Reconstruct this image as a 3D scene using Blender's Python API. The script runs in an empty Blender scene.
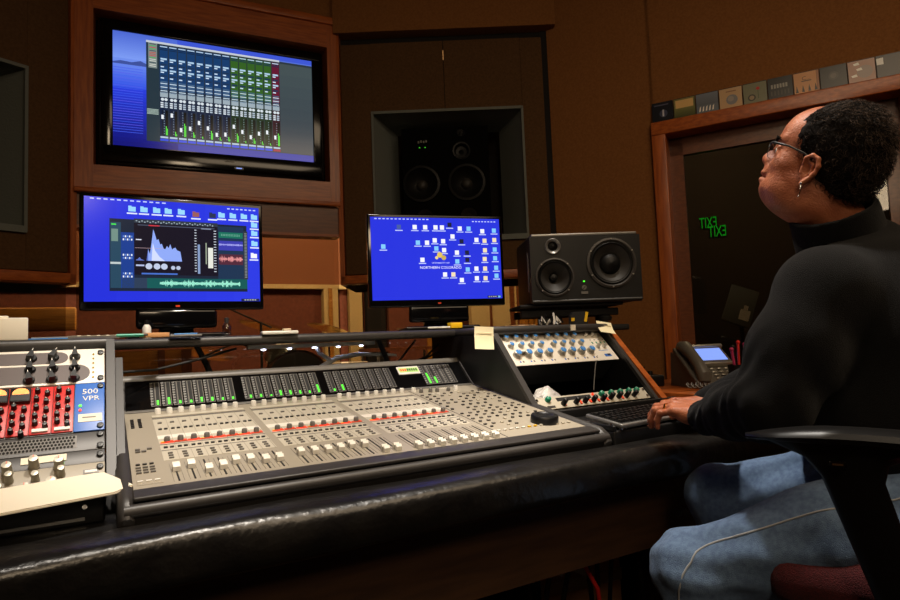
import bpy, bmesh, math, random
import numpy as np
from mathutils import Vector, Matrix, Euler
random.seed(7); rng = np.random.default_rng(5)
PI = math.pi
C = bpy.context.scene.collection
def R_(d): return math.radians(d)
def lin(c):
    c = c/255.0
    return c/12.92 if c <= .04045 else ((c+.055)/1.055)**2.4
def rgb(r, g, b): return (lin(r), lin(g), lin(b), 1)
# ---------------------------------------------------------------- materials
def mat(name, col, rough=.5, metal=0, noise=None, bump=None, spec=.5, emit=None, coat=0, sheen=0):
    """col rgb255; noise=(scale, col2, stretch xyz, detail) ; bump=(scale,strength)"""
    m = bpy.data.materials.new(name); m.use_nodes = True
    nt = m.node_tree; N = nt.nodes; L = nt.links
    b = N['Principled BSDF']
    b.inputs['Base Color'].default_value = rgb(*col); b.inputs['Roughness'].default_value = rough
    b.inputs['Metallic'].default_value = metal; b.inputs['Specular IOR Level'].default_value = spec
    if coat: b.inputs['Coat Weight'].default_value = coat; b.inputs['Coat Roughness'].default_value = .15
    if sheen: b.inputs['Sheen Weight'].default_value = sheen; b.inputs['Sheen Roughness'].default_value = .5
    tc = N.new('ShaderNodeTexCoord')
    if noise:
        mp = N.new('ShaderNodeMapping'); mp.inputs['Scale'].default_value = noise[2] if len(noise) > 2 else (1,1,1)
        n = N.new('ShaderNodeTexNoise'); n.inputs['Scale'].default_value = noise[0]
        n.inputs['Detail'].default_value = noise[3] if len(noise) > 3 else 4
        r = N.new('ShaderNodeValToRGB'); r.color_ramp.elements[0].position = .35; r.color_ramp.elements[1].position = .65
        r.color_ramp.elements[0].color = rgb(*col); r.color_ramp.elements[1].color = rgb(*noise[1])
        L.new(tc.outputs['Object'], mp.inputs[0]); L.new(mp.outputs[0], n.inputs['Vector']); L.new(n.outputs['Fac'], r.inputs[0])
        L.new(r.outputs[0], b.inputs['Base Color'])
    if bump:
        n2 = N.new('ShaderNodeTexNoise'); n2.inputs['Scale'].default_value = bump[0]; n2.inputs['Detail'].default_value = 3
        bp = N.new('ShaderNodeBump'); bp.inputs['Strength'].default_value = bump[1]; bp.inputs['Distance'].default_value = .004
        L.new(tc.outputs['Object'], n2.inputs['Vector']); L.new(n2.outputs['Fac'], bp.inputs['Height']); L.new(bp.outputs[0], b.inputs['Normal'])
    if emit:
        b.inputs['Emission Color'].default_value = rgb(*emit[0]); b.inputs['Emission Strength'].default_value = emit[1]
    return m
def wood(name, c1, c2, rough=.4, horiz=True, scale=6):
    return mat(name, c1, rough, noise=(scale, c2, (1.2, 6, 14) if horiz else (14, 6, 1.0), 6), bump=(60, .15), coat=.15)
M = {}
def mk(k, *a, **kw): M[k] = mat(k, *a, **kw)
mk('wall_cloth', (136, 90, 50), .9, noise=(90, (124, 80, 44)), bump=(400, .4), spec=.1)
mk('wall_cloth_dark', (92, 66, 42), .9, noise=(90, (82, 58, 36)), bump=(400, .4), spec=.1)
mk('gap', (16, 10, 6), .9)
mk('ceiling', (140, 108, 74), .9, spec=.1)
mk('carpet', (40, 30, 24), .95, noise=(200, (26, 20, 16)), bump=(300, .6), spec=.05)
M['oak_h'] = wood('oak_h', (180, 94, 36), (146, 70, 24))
M['oak_v'] = wood('oak_v', (180, 94, 36), (146, 70, 24), horiz=False)
M['oak_dark'] = wood('oak_dark', (120, 66, 34), (98, 52, 26))
M['oak_yellow'] = wood('oak_yellow', (190, 130, 50), (160, 104, 36))
mk('black_gloss', (8, 8, 9), .12, spec=.5)
mk('black_plastic', (15, 15, 16), .38)
mk('black_matte', (14, 13, 13), .7)
mk('black_lam', (13, 12, 12), .45, bump=(120, .1))
mk('vinyl', (15, 14, 14), .3, noise=(14, (26, 24, 22)), bump=(45, .5), spec=.6)
mk('desk_wood', (76, 50, 30), .6, noise=(8, (62, 40, 24), (1, 5, 8)))
mk('grey_dark', (52, 49, 47), .42)
mk('grey_mid', (104, 100, 94), .4)
mk('main_black', (5, 5, 5), .9, spec=.08)
mk('grey_fabric', (108, 112, 106), .85, bump=(90, .4))
mk('beige_panel', (158, 149, 132), .42)
mk('beige_lite', (190, 182, 164), .4)
mk('slot', (14, 13, 12), .7)
mk('knob_dark', (42, 40, 38), .4)
mk('white_plastic', (232, 228, 218), .32)
mk('silver', (188, 184, 174), .3, metal=.6)
mk('silver_knob', (170, 164, 148), .35, metal=.35)
mk('chrome', (210, 210, 210), .12, metal=1)
mk('alu', (150, 148, 144), .35, metal=.7)
mk('paper', (240, 230, 208), .8)
mk('paper_y', (238, 226, 186), .8)
mk('red_panel', (205, 38, 34), .4)
mk('blue_panel', (52, 106, 192), .4)
mk('preamp_dark', (96, 86, 84), .45)
mk('preamp_white', (232, 224, 210), .4)
mk('blue_cap', (70, 140, 215), .35)
mk('green_cap', (20, 130, 100), .3)
mk('meter_face', (255, 170, 90), .5, emit=((255, 170, 100), 1.0))
mk('orange', (226, 70, 34), .45)
mk('yellow', (240, 190, 20), .5)
mk('led_green', (80, 255, 60), .4, emit=((80, 255, 50), 1.1))
mk('led_green_dim', (60, 190, 60), .4, emit=((70, 210, 40), .55))
mk('led_red', (255, 50, 30), .4, emit=((255, 60, 30), .9))
mk('led_white', (255, 255, 255), .4, emit=((225, 228, 255), 9))
mk('reflected_green', (20, 220, 40), .4, emit=((20, 225, 50), .75))  # glow standing in for a sign's reflection in the door glass
mk('lcd', (160, 200, 110), .3, emit=((150, 190, 100), .5))
mk('lcd_ink', (40, 60, 30), .5)
mk('phone_grey', (112, 108, 100), .38, metal=.2)
mk('phone_screen', (120, 150, 220), .3, emit=((120, 150, 235), 1.1))
mk('pen_pink', (200, 60, 110), .4)
mk('speaker_box', (11, 11, 11), .42, bump=(260, .15))
mk('cone', (40, 37, 34), .55)
mk('cone_black', (10, 10, 10), .5, spec=.3)
mk('surround', (54, 50, 46), .5)
mk('denim', (108, 136, 172), .85, noise=(90, (88, 112, 148), (1,1,1), 8), bump=(700, .5), sheen=.1)
mk('stitch', (176, 180, 184), .8)
mk('sweater', (15, 15, 16), .95, noise=(500, (21, 21, 22)), bump=(600, .6), spec=.12, sheen=.06)
mk('hair', (24, 19, 16), .85, spec=.15)
mk('hair_grey', (80, 66, 56), .8, spec=.15)
mk('lens', (180, 180, 180), .05)
mk('gold', (230, 180, 90), .2, metal=1)
mk('eye_white', (225, 215, 205), .2)
mk('iris', (40, 24, 14), .2)
mk('seat_red', (92, 24, 30), .9, noise=(250, (70, 16, 22)), bump=(500, .5), sheen=.1)
mk('cardboard', (196, 142, 92), .8)
mk('tape', (206, 184, 150), .4)
mk('red_cable', (220, 40, 30), .45)
mk('cable', (12, 12, 12), .5)
mk('white_arm', (235, 238, 240), .35)
mk('live_wall', (122, 66, 46), .9, noise=(30, (108, 58, 40)))
mk('live_brown', (138, 84, 52), .9)
mk('live_cream', (206, 178, 120), .7)
mk('live_floor', (96, 60, 34), .5)
mk('drum_shell', (120, 120, 110), .2, metal=.5)
mk('drum_head', (215, 205, 185), .6)
mk('drum_black', (18, 16, 15), .5)
mk('brass', (200, 170, 90), .25, metal=1)
mk('plastic_bag', (205, 202, 198), .2, spec=.8, bump=(70, 1.0))
mk('tape_black', (20, 20, 20), .5)
mk('shoe', (30, 26, 24), .5)
mk('booth_wall', (62, 50, 36), .9)
def skin_mat():
    m = mat('skin', (186, 114, 80), .45, noise=(26, (158, 90, 62), (1,1,1), 6), bump=(240, .4), spec=.4)
    b = m.node_tree.nodes['Principled BSDF']
    b.inputs['Subsurface Weight'].default_value = .12; b.inputs['Subsurface Radius'].default_value = (.01, .004, .002)
    b.inputs['Subsurface Scale'].default_value = .5
    return m
M['skin'] = skin_mat()
def glass_mat(name, tint, refl=.06):
    m = bpy.data.materials.new(name); m.use_nodes = True; nt = m.node_tree; N = nt.nodes
    N.remove(N['Principled BSDF'])
    t = N.new('ShaderNodeBsdfTransparent'); t.inputs[0].default_value = rgb(*tint)
    g = N.new('ShaderNodeBsdfGlossy'); g.inputs['Roughness'].default_value = .02
    mx = N.new('ShaderNodeMixShader'); mx.inputs[0].default_value = refl
    nt.links.new(t.outputs[0], mx.inputs[1]); nt.links.new(g.outputs[0], mx.inputs[2]); nt.links.new(mx.outputs[0], N['Material Output'].inputs[0])
    return m
M['glass'] = glass_mat('glass', (225, 220, 212)); M['glass_dark'] = glass_mat('glass_dark', (190, 188, 180), .03)
M['bottle_clear'] = glass_mat('bottle_clear', (215, 215, 220), .12)
def screen_mat():
    m = bpy.data.materials.new('lit_display'); m.use_nodes = True; nt = m.node_tree; N = nt.nodes; b = N['Principled BSDF']
    a = N.new('ShaderNodeAttribute'); a.attribute_name = 'Col'
    b.inputs['Base Color'].default_value = (.004, .004, .005, 1); b.inputs['Roughness'].default_value = .16
    nt.links.new(a.outputs['Color'], b.inputs['Emission Color']); b.inputs['Emission Strength'].default_value = 1.1
    return m
M['display'] = screen_mat()
def tint_mat():
    m = bpy.data.materials.new('printed'); m.use_nodes = True; nt = m.node_tree; N = nt.nodes; b = N['Principled BSDF']
    a = N.new('ShaderNodeAttribute'); a.attribute_name = 'Col'; b.inputs['Roughness'].default_value = .3
    nt.links.new(a.outputs['Color'], b.inputs['Base Color'])
    return m
M['printed'] = tint_mat()
# ---------------------------------------------------------------- object helpers
def tag(o, label=None, cat=None, group=None, kind=None):
    if label: o['label'] = label
    if cat: o['category'] = cat
    if group: o['group'] = group
    if kind: o['kind'] = kind
    return o
def thing(name, label, cat, loc=(0,0,0), rot=(0,0,0), group=None):
    o = bpy.data.objects.new(name, None); C.objects.link(o); o.location = loc
    o.rotation_euler = tuple(R_(a) for a in rot); o.empty_display_size = .05
    return tag(o, label, cat, group)
def link(name, me, parent=None, loc=(0,0,0), rot=(0,0,0)):
    o = bpy.data.objects.new(name, me); C.objects.link(o)
    if parent: o.parent = parent
    o.location = loc; o.rotation_euler = rot
    return o
def copy_tree(o, parent=None):
    c = o.copy(); C.objects.link(c); c.parent = parent
    for ch in list(o.children): copy_tree(ch, c)
    return c
class MB:
    def __init__(s): s.v = []; s.f = []; s.m = []; s.mats = []; s.sm = []; s.T = Matrix.Identity(4)
    def mi(s, m):
        if isinstance(m, str): m = M[m]
        if m not in s.mats: s.mats.append(m)
        return s.mats.index(m)
    def raw(s, vs, fs, m, smooth=False):
        b = len(s.v); i = s.mi(m)
        s.v += [tuple(s.T @ Vector(v)) for v in vs]
        for f in fs: s.f.append(tuple(b+k for k in f)); s.m.append(i); s.sm.append(smooth)
        return s
    def box(s, c, d, m, rot=(0,0,0), bev=0, smooth=False):
        x, y, z = d[0]/2, d[1]/2, d[2]/2
        rm = Euler([R_(a) for a in rot]).to_matrix()
        if bev <= 0:
            vs = [(-x,-y,-z),(x,-y,-z),(x,y,-z),(-x,y,-z),(-x,-y,z),(x,-y,z),(x,y,z),(-x,y,z)]
            fs = [(0,3,2,1),(4,5,6,7),(0,1,5,4),(1,2,6,5),(2,3,7,6),(3,0,4,7)]
        else:
            bm = bmesh.new(); bmesh.ops.create_cube(bm, size=1)
            for v in bm.verts: v.co = Vector((v.co.x*d[0], v.co.y*d[1], v.co.z*d[2]))
            bmesh.ops.bevel(bm, geom=list(bm.edges), offset=min(bev, min(d)*.49), segments=3, profile=.5, affect='EDGES')
            vs = [tuple(v.co) for v in bm.verts]; bm.verts.index_update()
            fs = [tuple(v.index for v in f.verts) for f in bm.faces]; bm.free()
        return s.raw([tuple(rm @ Vector(v) + Vector(c)) for v in vs], fs, m, smooth or bev > 0)
    def b2(s, lo, hi, m, bev=0):
        return s.box([(a+b)/2 for a, b in zip(lo, hi)], [abs(b-a) for a, b in zip(lo, hi)], m, bev=bev)
    def prism(s, poly, x0, x1, m, axis='x', smooth=False):
        """poly in the two other axes, extruded along axis"""
        n = len(poly); vs = []
        for x in (x0, x1):
            for p in poly:
                vs.append((x, p[0], p[1]) if axis == 'x' else (p[0], x, p[1]) if axis == 'y' else (p[0], p[1], x))
        fs = [tuple(range(n)), tuple(range(2*n-1, n-1, -1))] + [(i, i+n, (i+1) % n+n, (i+1) % n) for i in range(n)]
        return s.raw(vs, fs, m, smooth)
    def lathe(s, prof, m, c=(0,0,0), ax=(0,0,1), seg=20, smooth=True, caps=True):
        q = Vector((0,0,1)).rotation_difference(Vector(ax).normalized()); c = Vector(c)
        vs = []; fs = []; n = len(prof)
        for r, z in prof:
            for k in range(seg):
                a = 2*PI*k/seg; vs.append(tuple(q @ Vector((r*math.cos(a), r*math.sin(a), z)) + c))
        for i in range(n-1):
            for k in range(seg): fs.append((i*seg+k, i*seg+(k+1) % seg, (i+1)*seg+(k+1) % seg, (i+1)*seg+k))
        if caps:
            if prof[0][0] > 1e-5: fs.append(tuple(range(seg-1, -1, -1)))
            if prof[-1][0] > 1e-5: fs.append(tuple((n-1)*seg+k for k in range(seg)))
        return s.raw(vs, fs, m, smooth)
    def cyl(s, p0, p1, r, m, r1=None, seg=14, smooth=True):
        a, b = Vector(p0), Vector(p1); L = (b-a).length
        return s.lathe([(r, 0), (r if r1 is None else r1, L)], m, p0, tuple(b-a), seg, smooth)
    def tube(s, pts, r, m, seg=8, closed=False):
        P = [Vector(p) for p in pts]; n = len(P); vs = []; fs = []
        rr = r if isinstance(r, (list, tuple)) else [r]*n
        up = Vector((0,0,1)); prev = None
        for i, p in enumerate(P):
            t = (P[min(i+1, n-1)] - P[max(i-1, 0)]).normalized()
            if prev is None:
                a = t.cross(up)
                if a.length < .05: a = t.cross(Vector((1,0,0)))
            else: a = prev - t*prev.dot(t)
            a.normalize(); prev = a; b = t.cross(a)
            for k in range(seg):
                th = 2*PI*k/seg; vs.append(tuple(p + (a*math.cos(th) + b*math.sin(th))*rr[i]))
        for i in range(n-1):
            for k in range(seg): fs.append((i*seg+k, i*seg+(k+1) % seg, (i+1)*seg+(k+1) % seg, (i+1)*seg+k))
        fs.append(tuple(range(seg-1, -1, -1))); fs.append(tuple((n-1)*seg+k for k in range(seg)))
        return s.raw(vs, fs, m, True)
    def ball(s, c, r, m, seg=16):
        rr = r if isinstance(r, (list, tuple)) else (r, r, r)
        prof = [(max(math.sin(PI*i/10), 0), -math.cos(PI*i/10)) for i in range(11)]
        vs = []; fs = []
        for q, z in prof:
            for k in range(seg):
                a = 2*PI*k/seg; vs.append((c[0]+rr[0]*q*math.cos(a), c[1]+rr[1]*q*math.sin(a), c[2]+rr[2]*z))
        for i in range(10):
            for k in range(seg): fs.append((i*seg+k, i*seg+(k+1) % seg, (i+1)*seg+(k+1) % seg, (i+1)*seg+k))
        return s.raw(vs, fs, m, True)
    def plate(s, w, h, holes, y0, y1, m, z0=0):
        """upright plate in the xz plane with round holes [(x, z, r)], thickness y0..y1"""
        bm = bmesh.new(); ed = []
        def loop(pts):
            vs = [bm.verts.new((x, y0, z)) for x, z in pts]
            for i in range(len(vs)): ed.append(bm.edges.new((vs[i], vs[(i+1) % len(vs)])))
            return pts
        L_ = [loop([(-w/2, z0), (w/2, z0), (w/2, z0+h), (-w/2, z0+h)])]
        for x, z, r in holes: L_.append(loop([(x+r*math.cos(2*PI*k/32), z+r*math.sin(2*PI*k/32)) for k in range(32)][::-1]))
        bmesh.ops.triangle_fill(bm, use_beauty=True, edges=ed); bm.verts.index_update()
        s.raw([tuple(v.co) for v in bm.verts], [tuple(v.index for v in f.verts) for f in bm.faces], m); bm.free()
        for P_ in L_:
            n = len(P_); s.raw([(x, y, z) for y in (y0, y1) for x, z in P_], [(i, (i+1) % n, n+(i+1) % n, n+i) for i in range(n)], m)
        return s
    def text(s, txt, size, c, m, plane='xz', align='CENTER', depth=.0006, rot=0, sx=1.0):
        """plane xz: read from -y. plane xy: read from +z"""
        vs, fs = text_geo(txt, size, align, depth)
        T = Matrix.Rotation(R_(rot), 4, 'Z') @ Matrix.Scale(sx, 4, (1,0,0))
        if plane == 'xz': T = Matrix.Rotation(PI/2, 4, 'X') @ T
        T = Matrix.Translation(c) @ T
        return s.raw([tuple(T @ Vector(v)) for v in vs], fs, m)
    def build(s, name, parent=None, loc=(0,0,0), rot=(0,0,0)):
        me = bpy.data.meshes.new(name); me.from_pydata(s.v, [], s.f)
        for m in s.mats: me.materials.append(m)
        me.polygons.foreach_set('material_index', s.m); me.polygons.foreach_set('use_smooth', s.sm)
        me.validate(); me.update()
        o = link(name, me, parent, loc, rot)
        if any(s.sm) and not all(s.sm) or any(s.sm):
            try: me.set_sharp_from_angle(angle=R_(42))
            except Exception: pass
        return o
_tc = {}
def text_geo(txt, size, align, depth):
    k = (txt, size, align, depth)
    if k not in _tc:
        cu = bpy.data.curves.new('t', 'FONT'); cu.body = txt; cu.size = size; cu.align_x = align; cu.align_y = 'CENTER'
        cu.extrude = depth/2; cu.resolution_u = 2
        o = bpy.data.objects.new('t', cu); C.objects.link(o)
        dg = bpy.context.evaluated_depsgraph_get(); dg.update(); me = o.evaluated_get(dg).to_mesh()
        _tc[k] = ([tuple(v.co) for v in me.vertices], [tuple(p.vertices) for p in me.polygons])
        o.evaluated_get(dg).to_mesh_clear(); bpy.data.objects.remove(o); bpy.data.curves.remove(cu)
    return _tc[k]
class Paint:
    """flat coloured shapes on a panel w x h in the local xz plane facing -y (face colour attribute)"""
    def __init__(s, w, h, bg, mat_='display', y=0.0): s.w, s.h, s.y = w, h, y; s.v = []; s.f = []; s.c = []; s.n = 0; s.mat = mat_; s.q(0, 0, 1, 1, bg); s.n = 1
    def poly(s, pts, col):
        b = len(s.v); y = s.y - s.n*.00015
        s.v += [(-s.w/2+u*s.w, y, s.h*(1-v)) for u, v in pts]
        s.f.append(tuple(range(b+len(pts)-1, b-1, -1))); s.c.append(rgb(*col))
    def up(s): s.n += 1; return s
    def q(s, u0, v0, u1, v1, col): s.poly([(u0, v0), (u1, v0), (u1, v1), (u0, v1)], col)
    def grad(s, u0, v0, u1, v1, c0, c1, n=16, vert=True):
        for i in range(n):
            a, b = i/n, (i+1)/n; c = [c0[k]+(c1[k]-c0[k])*(i+.5)/n for k in range(3)]
            if vert: s.q(u0, v0+(v1-v0)*a, u1, v0+(v1-v0)*b, c)
            else: s.q(u0+(u1-u0)*a, v0, u0+(u1-u0)*b, v1, c)
    def disc(s, u, v, r, col, n=14): s.poly([(u+r*math.cos(2*PI*k/n)/s.w*s.h, v-r*math.sin(2*PI*k/n)) for k in range(n)][::-1], col)
    def text(s, txt, u, v, hgt, col, sx=1, align='CENTER'):
        vs, fs = text_geo(txt, hgt*s.h*1.3, align, 0); b = len(s.v); y = s.y - s.n*.00015
        s.v += [(-s.w/2+u*s.w+p[0]*sx, y, s.h*(1-v)+p[1]) for p in vs]
        for f in fs: s.f.append(tuple(b+k for k in f)); s.c.append(rgb(*col))
    def build(s, name, parent, loc=(0,0,0), rot=(0,0,0)):
        me = bpy.data.meshes.new(name); me.from_pydata(s.v, [], s.f); me.materials.append(M[s.mat])
        a = me.color_attributes.new('Col', 'FLOAT_COLOR', 'CORNER'); arr = []
        for p in me.polygons: arr += list(s.c[p.index])*p.loop_total
        a.data.foreach_set('color', arr); me.update()
        return link(name, me, parent, loc, rot)
# ---------------------------------------------------------------- sculpting (signed distance fields -> surface nets)
class Vol:
    def __init__(s, lo, hi, h):
        s.lo = np.array(lo, float); s.h = h; n = [int((b-a)/h)+2 for a, b in zip(lo, hi)]
        s.ax = [np.arange(n[i])*h+lo[i] for i in range(3)]; s.F = np.full(n, 1.0, np.float32)
    def win(s, lo, hi):
        sl = []
        for i in range(3):
            a = max(0, int((lo[i]-s.lo[i])/s.h)-1); b = min(len(s.ax[i]), int((hi[i]-s.lo[i])/s.h)+3); sl.append(slice(a, max(a, b)))
        g = np.meshgrid(*[s.ax[i][sl[i]] for i in range(3)], indexing='ij', sparse=True)
        return tuple(sl), g
    def comb(s, sl, d, k, op):
        a = s.F[sl]
        if op == 'sub': d = -d; sg = -1
        else: sg = 1
        a_, d_ = sg*a, sg*d
        if k > 0:
            hh = np.clip(.5+.5*(d_-a_)/k, 0, 1); r = d_*(1-hh)+a_*hh-k*hh*(1-hh)
        else: r = np.minimum(a_, d_)
        s.F[sl] = sg*r
    def ell(s, c, r, k=.02, op='add', rot=None):
        c = np.array(c, float); R = np.array(rot) if rot is not None else np.eye(3)   # columns = axes
        e = np.sqrt(((R*np.array(r))**2).sum(1))+k+4*s.h
        sl, g = s.win(c-e, c+e)
        p = [g[i]-c[i] for i in range(3)]
        q = [sum(R[j, i]*p[j] for j in range(3)) for i in range(3)]
        k0 = np.sqrt(sum((q[i]/r[i])**2 for i in range(3))); k1 = np.sqrt(sum((q[i]/r[i]**2)**2 for i in range(3)))+1e-9
        s.comb(sl, k0*(k0-1)/k1, k, op); return s
    def cap(s, a, b, ra, rb=None, k=.02, op='add', flat=None):
        a = np.array(a, float); b = np.array(b, float); rb = ra if rb is None else rb
        e = max(ra, rb)+k+4*s.h; sl, g = s.win(np.minimum(a, b)-e, np.maximum(a, b)+e)
        ab = b-a; L2 = (ab@ab)+1e-12
        t = np.clip(sum((g[i]-a[i])*ab[i] for i in range(3))/L2, 0, 1)
        d = np.sqrt(sum((g[i]-a[i]-t*ab[i])**2 for i in range(3)))-(ra+(rb-ra)*t)
        s.comb(sl, d, k, op); return s
    def chain(s, pts, rs, k=.01, op='add'):
        for i in range(len(pts)-1): s.cap(pts[i], pts[i+1], rs[i], rs[i+1], k, op)
        return s
    def plane(s, p, n, k=0):   # keep side where (x-p).n < 0
        n = np.array(n, float); n /= np.linalg.norm(n); g = np.meshgrid(*s.ax, indexing='ij', sparse=True)
        d = sum((g[i]-p[i])*n[i] for i in range(3))
        s.F = np.maximum(s.F, d).astype(np.float32); return s
    def disp(s, fn):
        g = np.meshgrid(*s.ax, indexing='ij', sparse=True); s.F = (s.F + fn(*g)).astype(np.float32); return s
    def mesh(s):
        F = s.F; S = F < 0; n = F.shape
        cn = tuple(x-1 for x in n); acc = np.zeros(cn+(3,), np.float32); cnt = np.zeros(cn, np.int16)
        for ax in range(3):
            for a in (0, 1):
                for b in (0, 1):
                    o0 = [0, 0, 0]; o = [i for i in range(3) if i != ax]; o0[o[0]] = a; o0[o[1]] = b
                    o1 = list(o0); o1[ax] = 1
                    A = F[tuple(slice(o0[i], o0[i]+cn[i]) for i in range(3))]; B = F[tuple(slice(o1[i], o1[i]+cn[i]) for i in range(3))]
                    m = (A < 0) != (B < 0); t = np.where(m, A/np.where(m, A-B, 1), 0)
                    for i in range(3): acc[..., i] += np.where(m, (t if i == ax else o0[i]), 0)
                    cnt += m
        act = cnt > 0; idx = np.full(cn, -1, np.int64); ii = np.argwhere(act); idx[act] = np.arange(len(ii))
        P = (ii + acc[act]/cnt[act][:, None])*s.h + s.lo
        fs = []
        for ax in range(3):
            u, w = [(1, 2), (2, 0), (0, 1)][ax]
            sl0 = [slice(1, n[i]-1) for i in range(3)]; sl0[ax] = slice(0, n[ax]-1); sl1 = list(sl0); sl1[ax] = slice(1, n[ax])
            A = S[tuple(sl0)]; B = S[tuple(sl1)]
            for flip in (0, 1):
                e = np.argwhere((A & ~B) if not flip else (~A & B))
                if not len(e): continue
                off = np.ones(3, int); off[ax] = 0; e = e+off
                def ix(du, dw):
                    q = e.copy(); q[:, u] += du; q[:, w] += dw; return idx[q[:, 0], q[:, 1], q[:, 2]]
                quad = np.stack([ix(-1, -1), ix(0, -1), ix(0, 0), ix(-1, 0)], 1)
                if flip: quad = quad[:, ::-1]
                fs.append(quad)
        return P, np.concatenate(fs)
def snoise(x, y, z, f, seed=0):
    r = np.random.default_rng(seed); o = 0
    for i in range(5):
        d = r.normal(size=3); d = d/np.linalg.norm(d)*f*(1+.35*i); ph = r.uniform(0, 6.28)
        w = r.normal(size=3)*f*.6
        o = o + np.sin(x*d[0]+y*d[1]+z*d[2]+ph+1.3*np.sin(x*w[0]+y*w[1]+z*w[2]))/(1+.4*i)
    return o/3.2
def mesh_np(name, P, Fc, mats_, parent=None, loc=(0,0,0), fmat=None):
    me = bpy.data.meshes.new(name); P = np.asarray(P)-np.array(loc)
    me.from_pydata(P.tolist(), [], [tuple(f) for f in Fc.tolist()])
    for m in mats_: me.materials.append(M[m] if isinstance(m, str) else m)
    me.polygons.foreach_set('use_smooth', [True]*len(me.polygons))
    if fmat is not None: me.polygons.foreach_set('material_index', fmat)
    me.validate(); me.update()
    return link(name, me, parent)
# ================================================================ camera
sc = bpy.context.scene
cam = bpy.data.cameras.new('camera'); co = bpy.data.objects.new('camera', cam); C.objects.link(co); sc.camera = co
cam.lens = 24; cam.sensor_width = 36; cam.clip_start = .05
_ph, _rho, _yaw = R_(3.8), .04, R_(30)
F_ = Vector((math.sin(_yaw)*math.cos(_ph), math.cos(_yaw)*math.cos(_ph), math.sin(_ph)))
R0 = Vector((math.cos(_yaw), -math.sin(_yaw), 0)); U0 = R0.cross(F_)
Rr = R0*math.cos(_rho)-U0*math.sin(_rho); Uu = U0*math.cos(_rho)+R0*math.sin(_rho)
mw = Matrix((Rr, Uu, -F_)).transposed().to_4x4(); mw.translation = Vector((0, 0, 1.05)); co.matrix_world = mw
# ================================================================ room shell
def struct(mb, name, parent=None, **k):
    o = mb.build(name, parent, **k)
    if parent is None: o['kind'] = 'structure'
    return o
CEIL = 3.3
b = MB(); b.b2((-3.2, -2.6, -.1), (5.2, 8.2, 0), 'carpet'); struct(b, 'floor')
b = MB(); b.b2((-3.2, -2.6, CEIL), (5.2, 8.2, CEIL+.1), 'ceiling'); struct(b, 'ceiling')
A = Vector((-.13, 3.53, 0)); B = Vector((1.225, 3.411, 0))
def wframe(P, ang):      # local x along the wall to the right, local y away from the control room, z up
    e = bpy.data.objects.new('frame', None)
    return Matrix.Translation(P) @ Matrix.Rotation(R_(ang), 4, 'Z')
def wall_mb(P, ang): b = MB(); b.T = wframe(P, ang); return b
angC = math.degrees(math.atan2(B.y-A.y, B.x-A.x)); LC = (B-A).length
# --- centre wall
b = wall_mb(A, angC)
b.b2((0, .0, 3.02), (LC, .15, CEIL), 'wall_cloth')
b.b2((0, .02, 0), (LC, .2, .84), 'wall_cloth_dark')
struct(b, 'wall_centre')
TX0, TX1, TZ0, TZ1 = .088, 1.30, 2.02, 2.84
b = wall_mb(A, angC)          # oak surround of the television
b.b2((0, -.03, 1.885), (TX0-.004, .10, 3.02), 'oak_v'); b.b2((TX1+.004, -.03, 1.885), (LC, .10, 3.02), 'oak_v')
b.b2((TX0-.004, -.028, TZ1+.004), (TX1+.004, .10, 3.02), 'oak_h'); b.b2((TX0-.004, -.028, 1.885), (TX1+.004, .10, TZ0-.004), 'oak_h')
b.b2((0, .16, 1.9), (LC, .18, 3.02), 'gap')
b.b2((0, -.045, 2.985), (LC, -.02, 3.03), 'oak_h', .006); b.b2((0, -.04, 1.87), (LC, -.02, 1.895), 'oak_h', .005)
struct(b, 'trim_1')
b = wall_mb(A, angC); b.b2((0, -.005, 1.70), (LC, .12, 1.872), 'oak_dark'); b.b2((0, -.012, 1.69), (LC, .1, 1.705), 'oak_h')
b.b2((0, -.03, .82), (LC, .16, .86), 'oak_dark'); struct(b, 'trim_2')
b = wall_mb(A, angC); b.b2((.0, .05, .86), (LC, .056, 1.70), 'glass'); struct(b, 'window_1')
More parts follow.
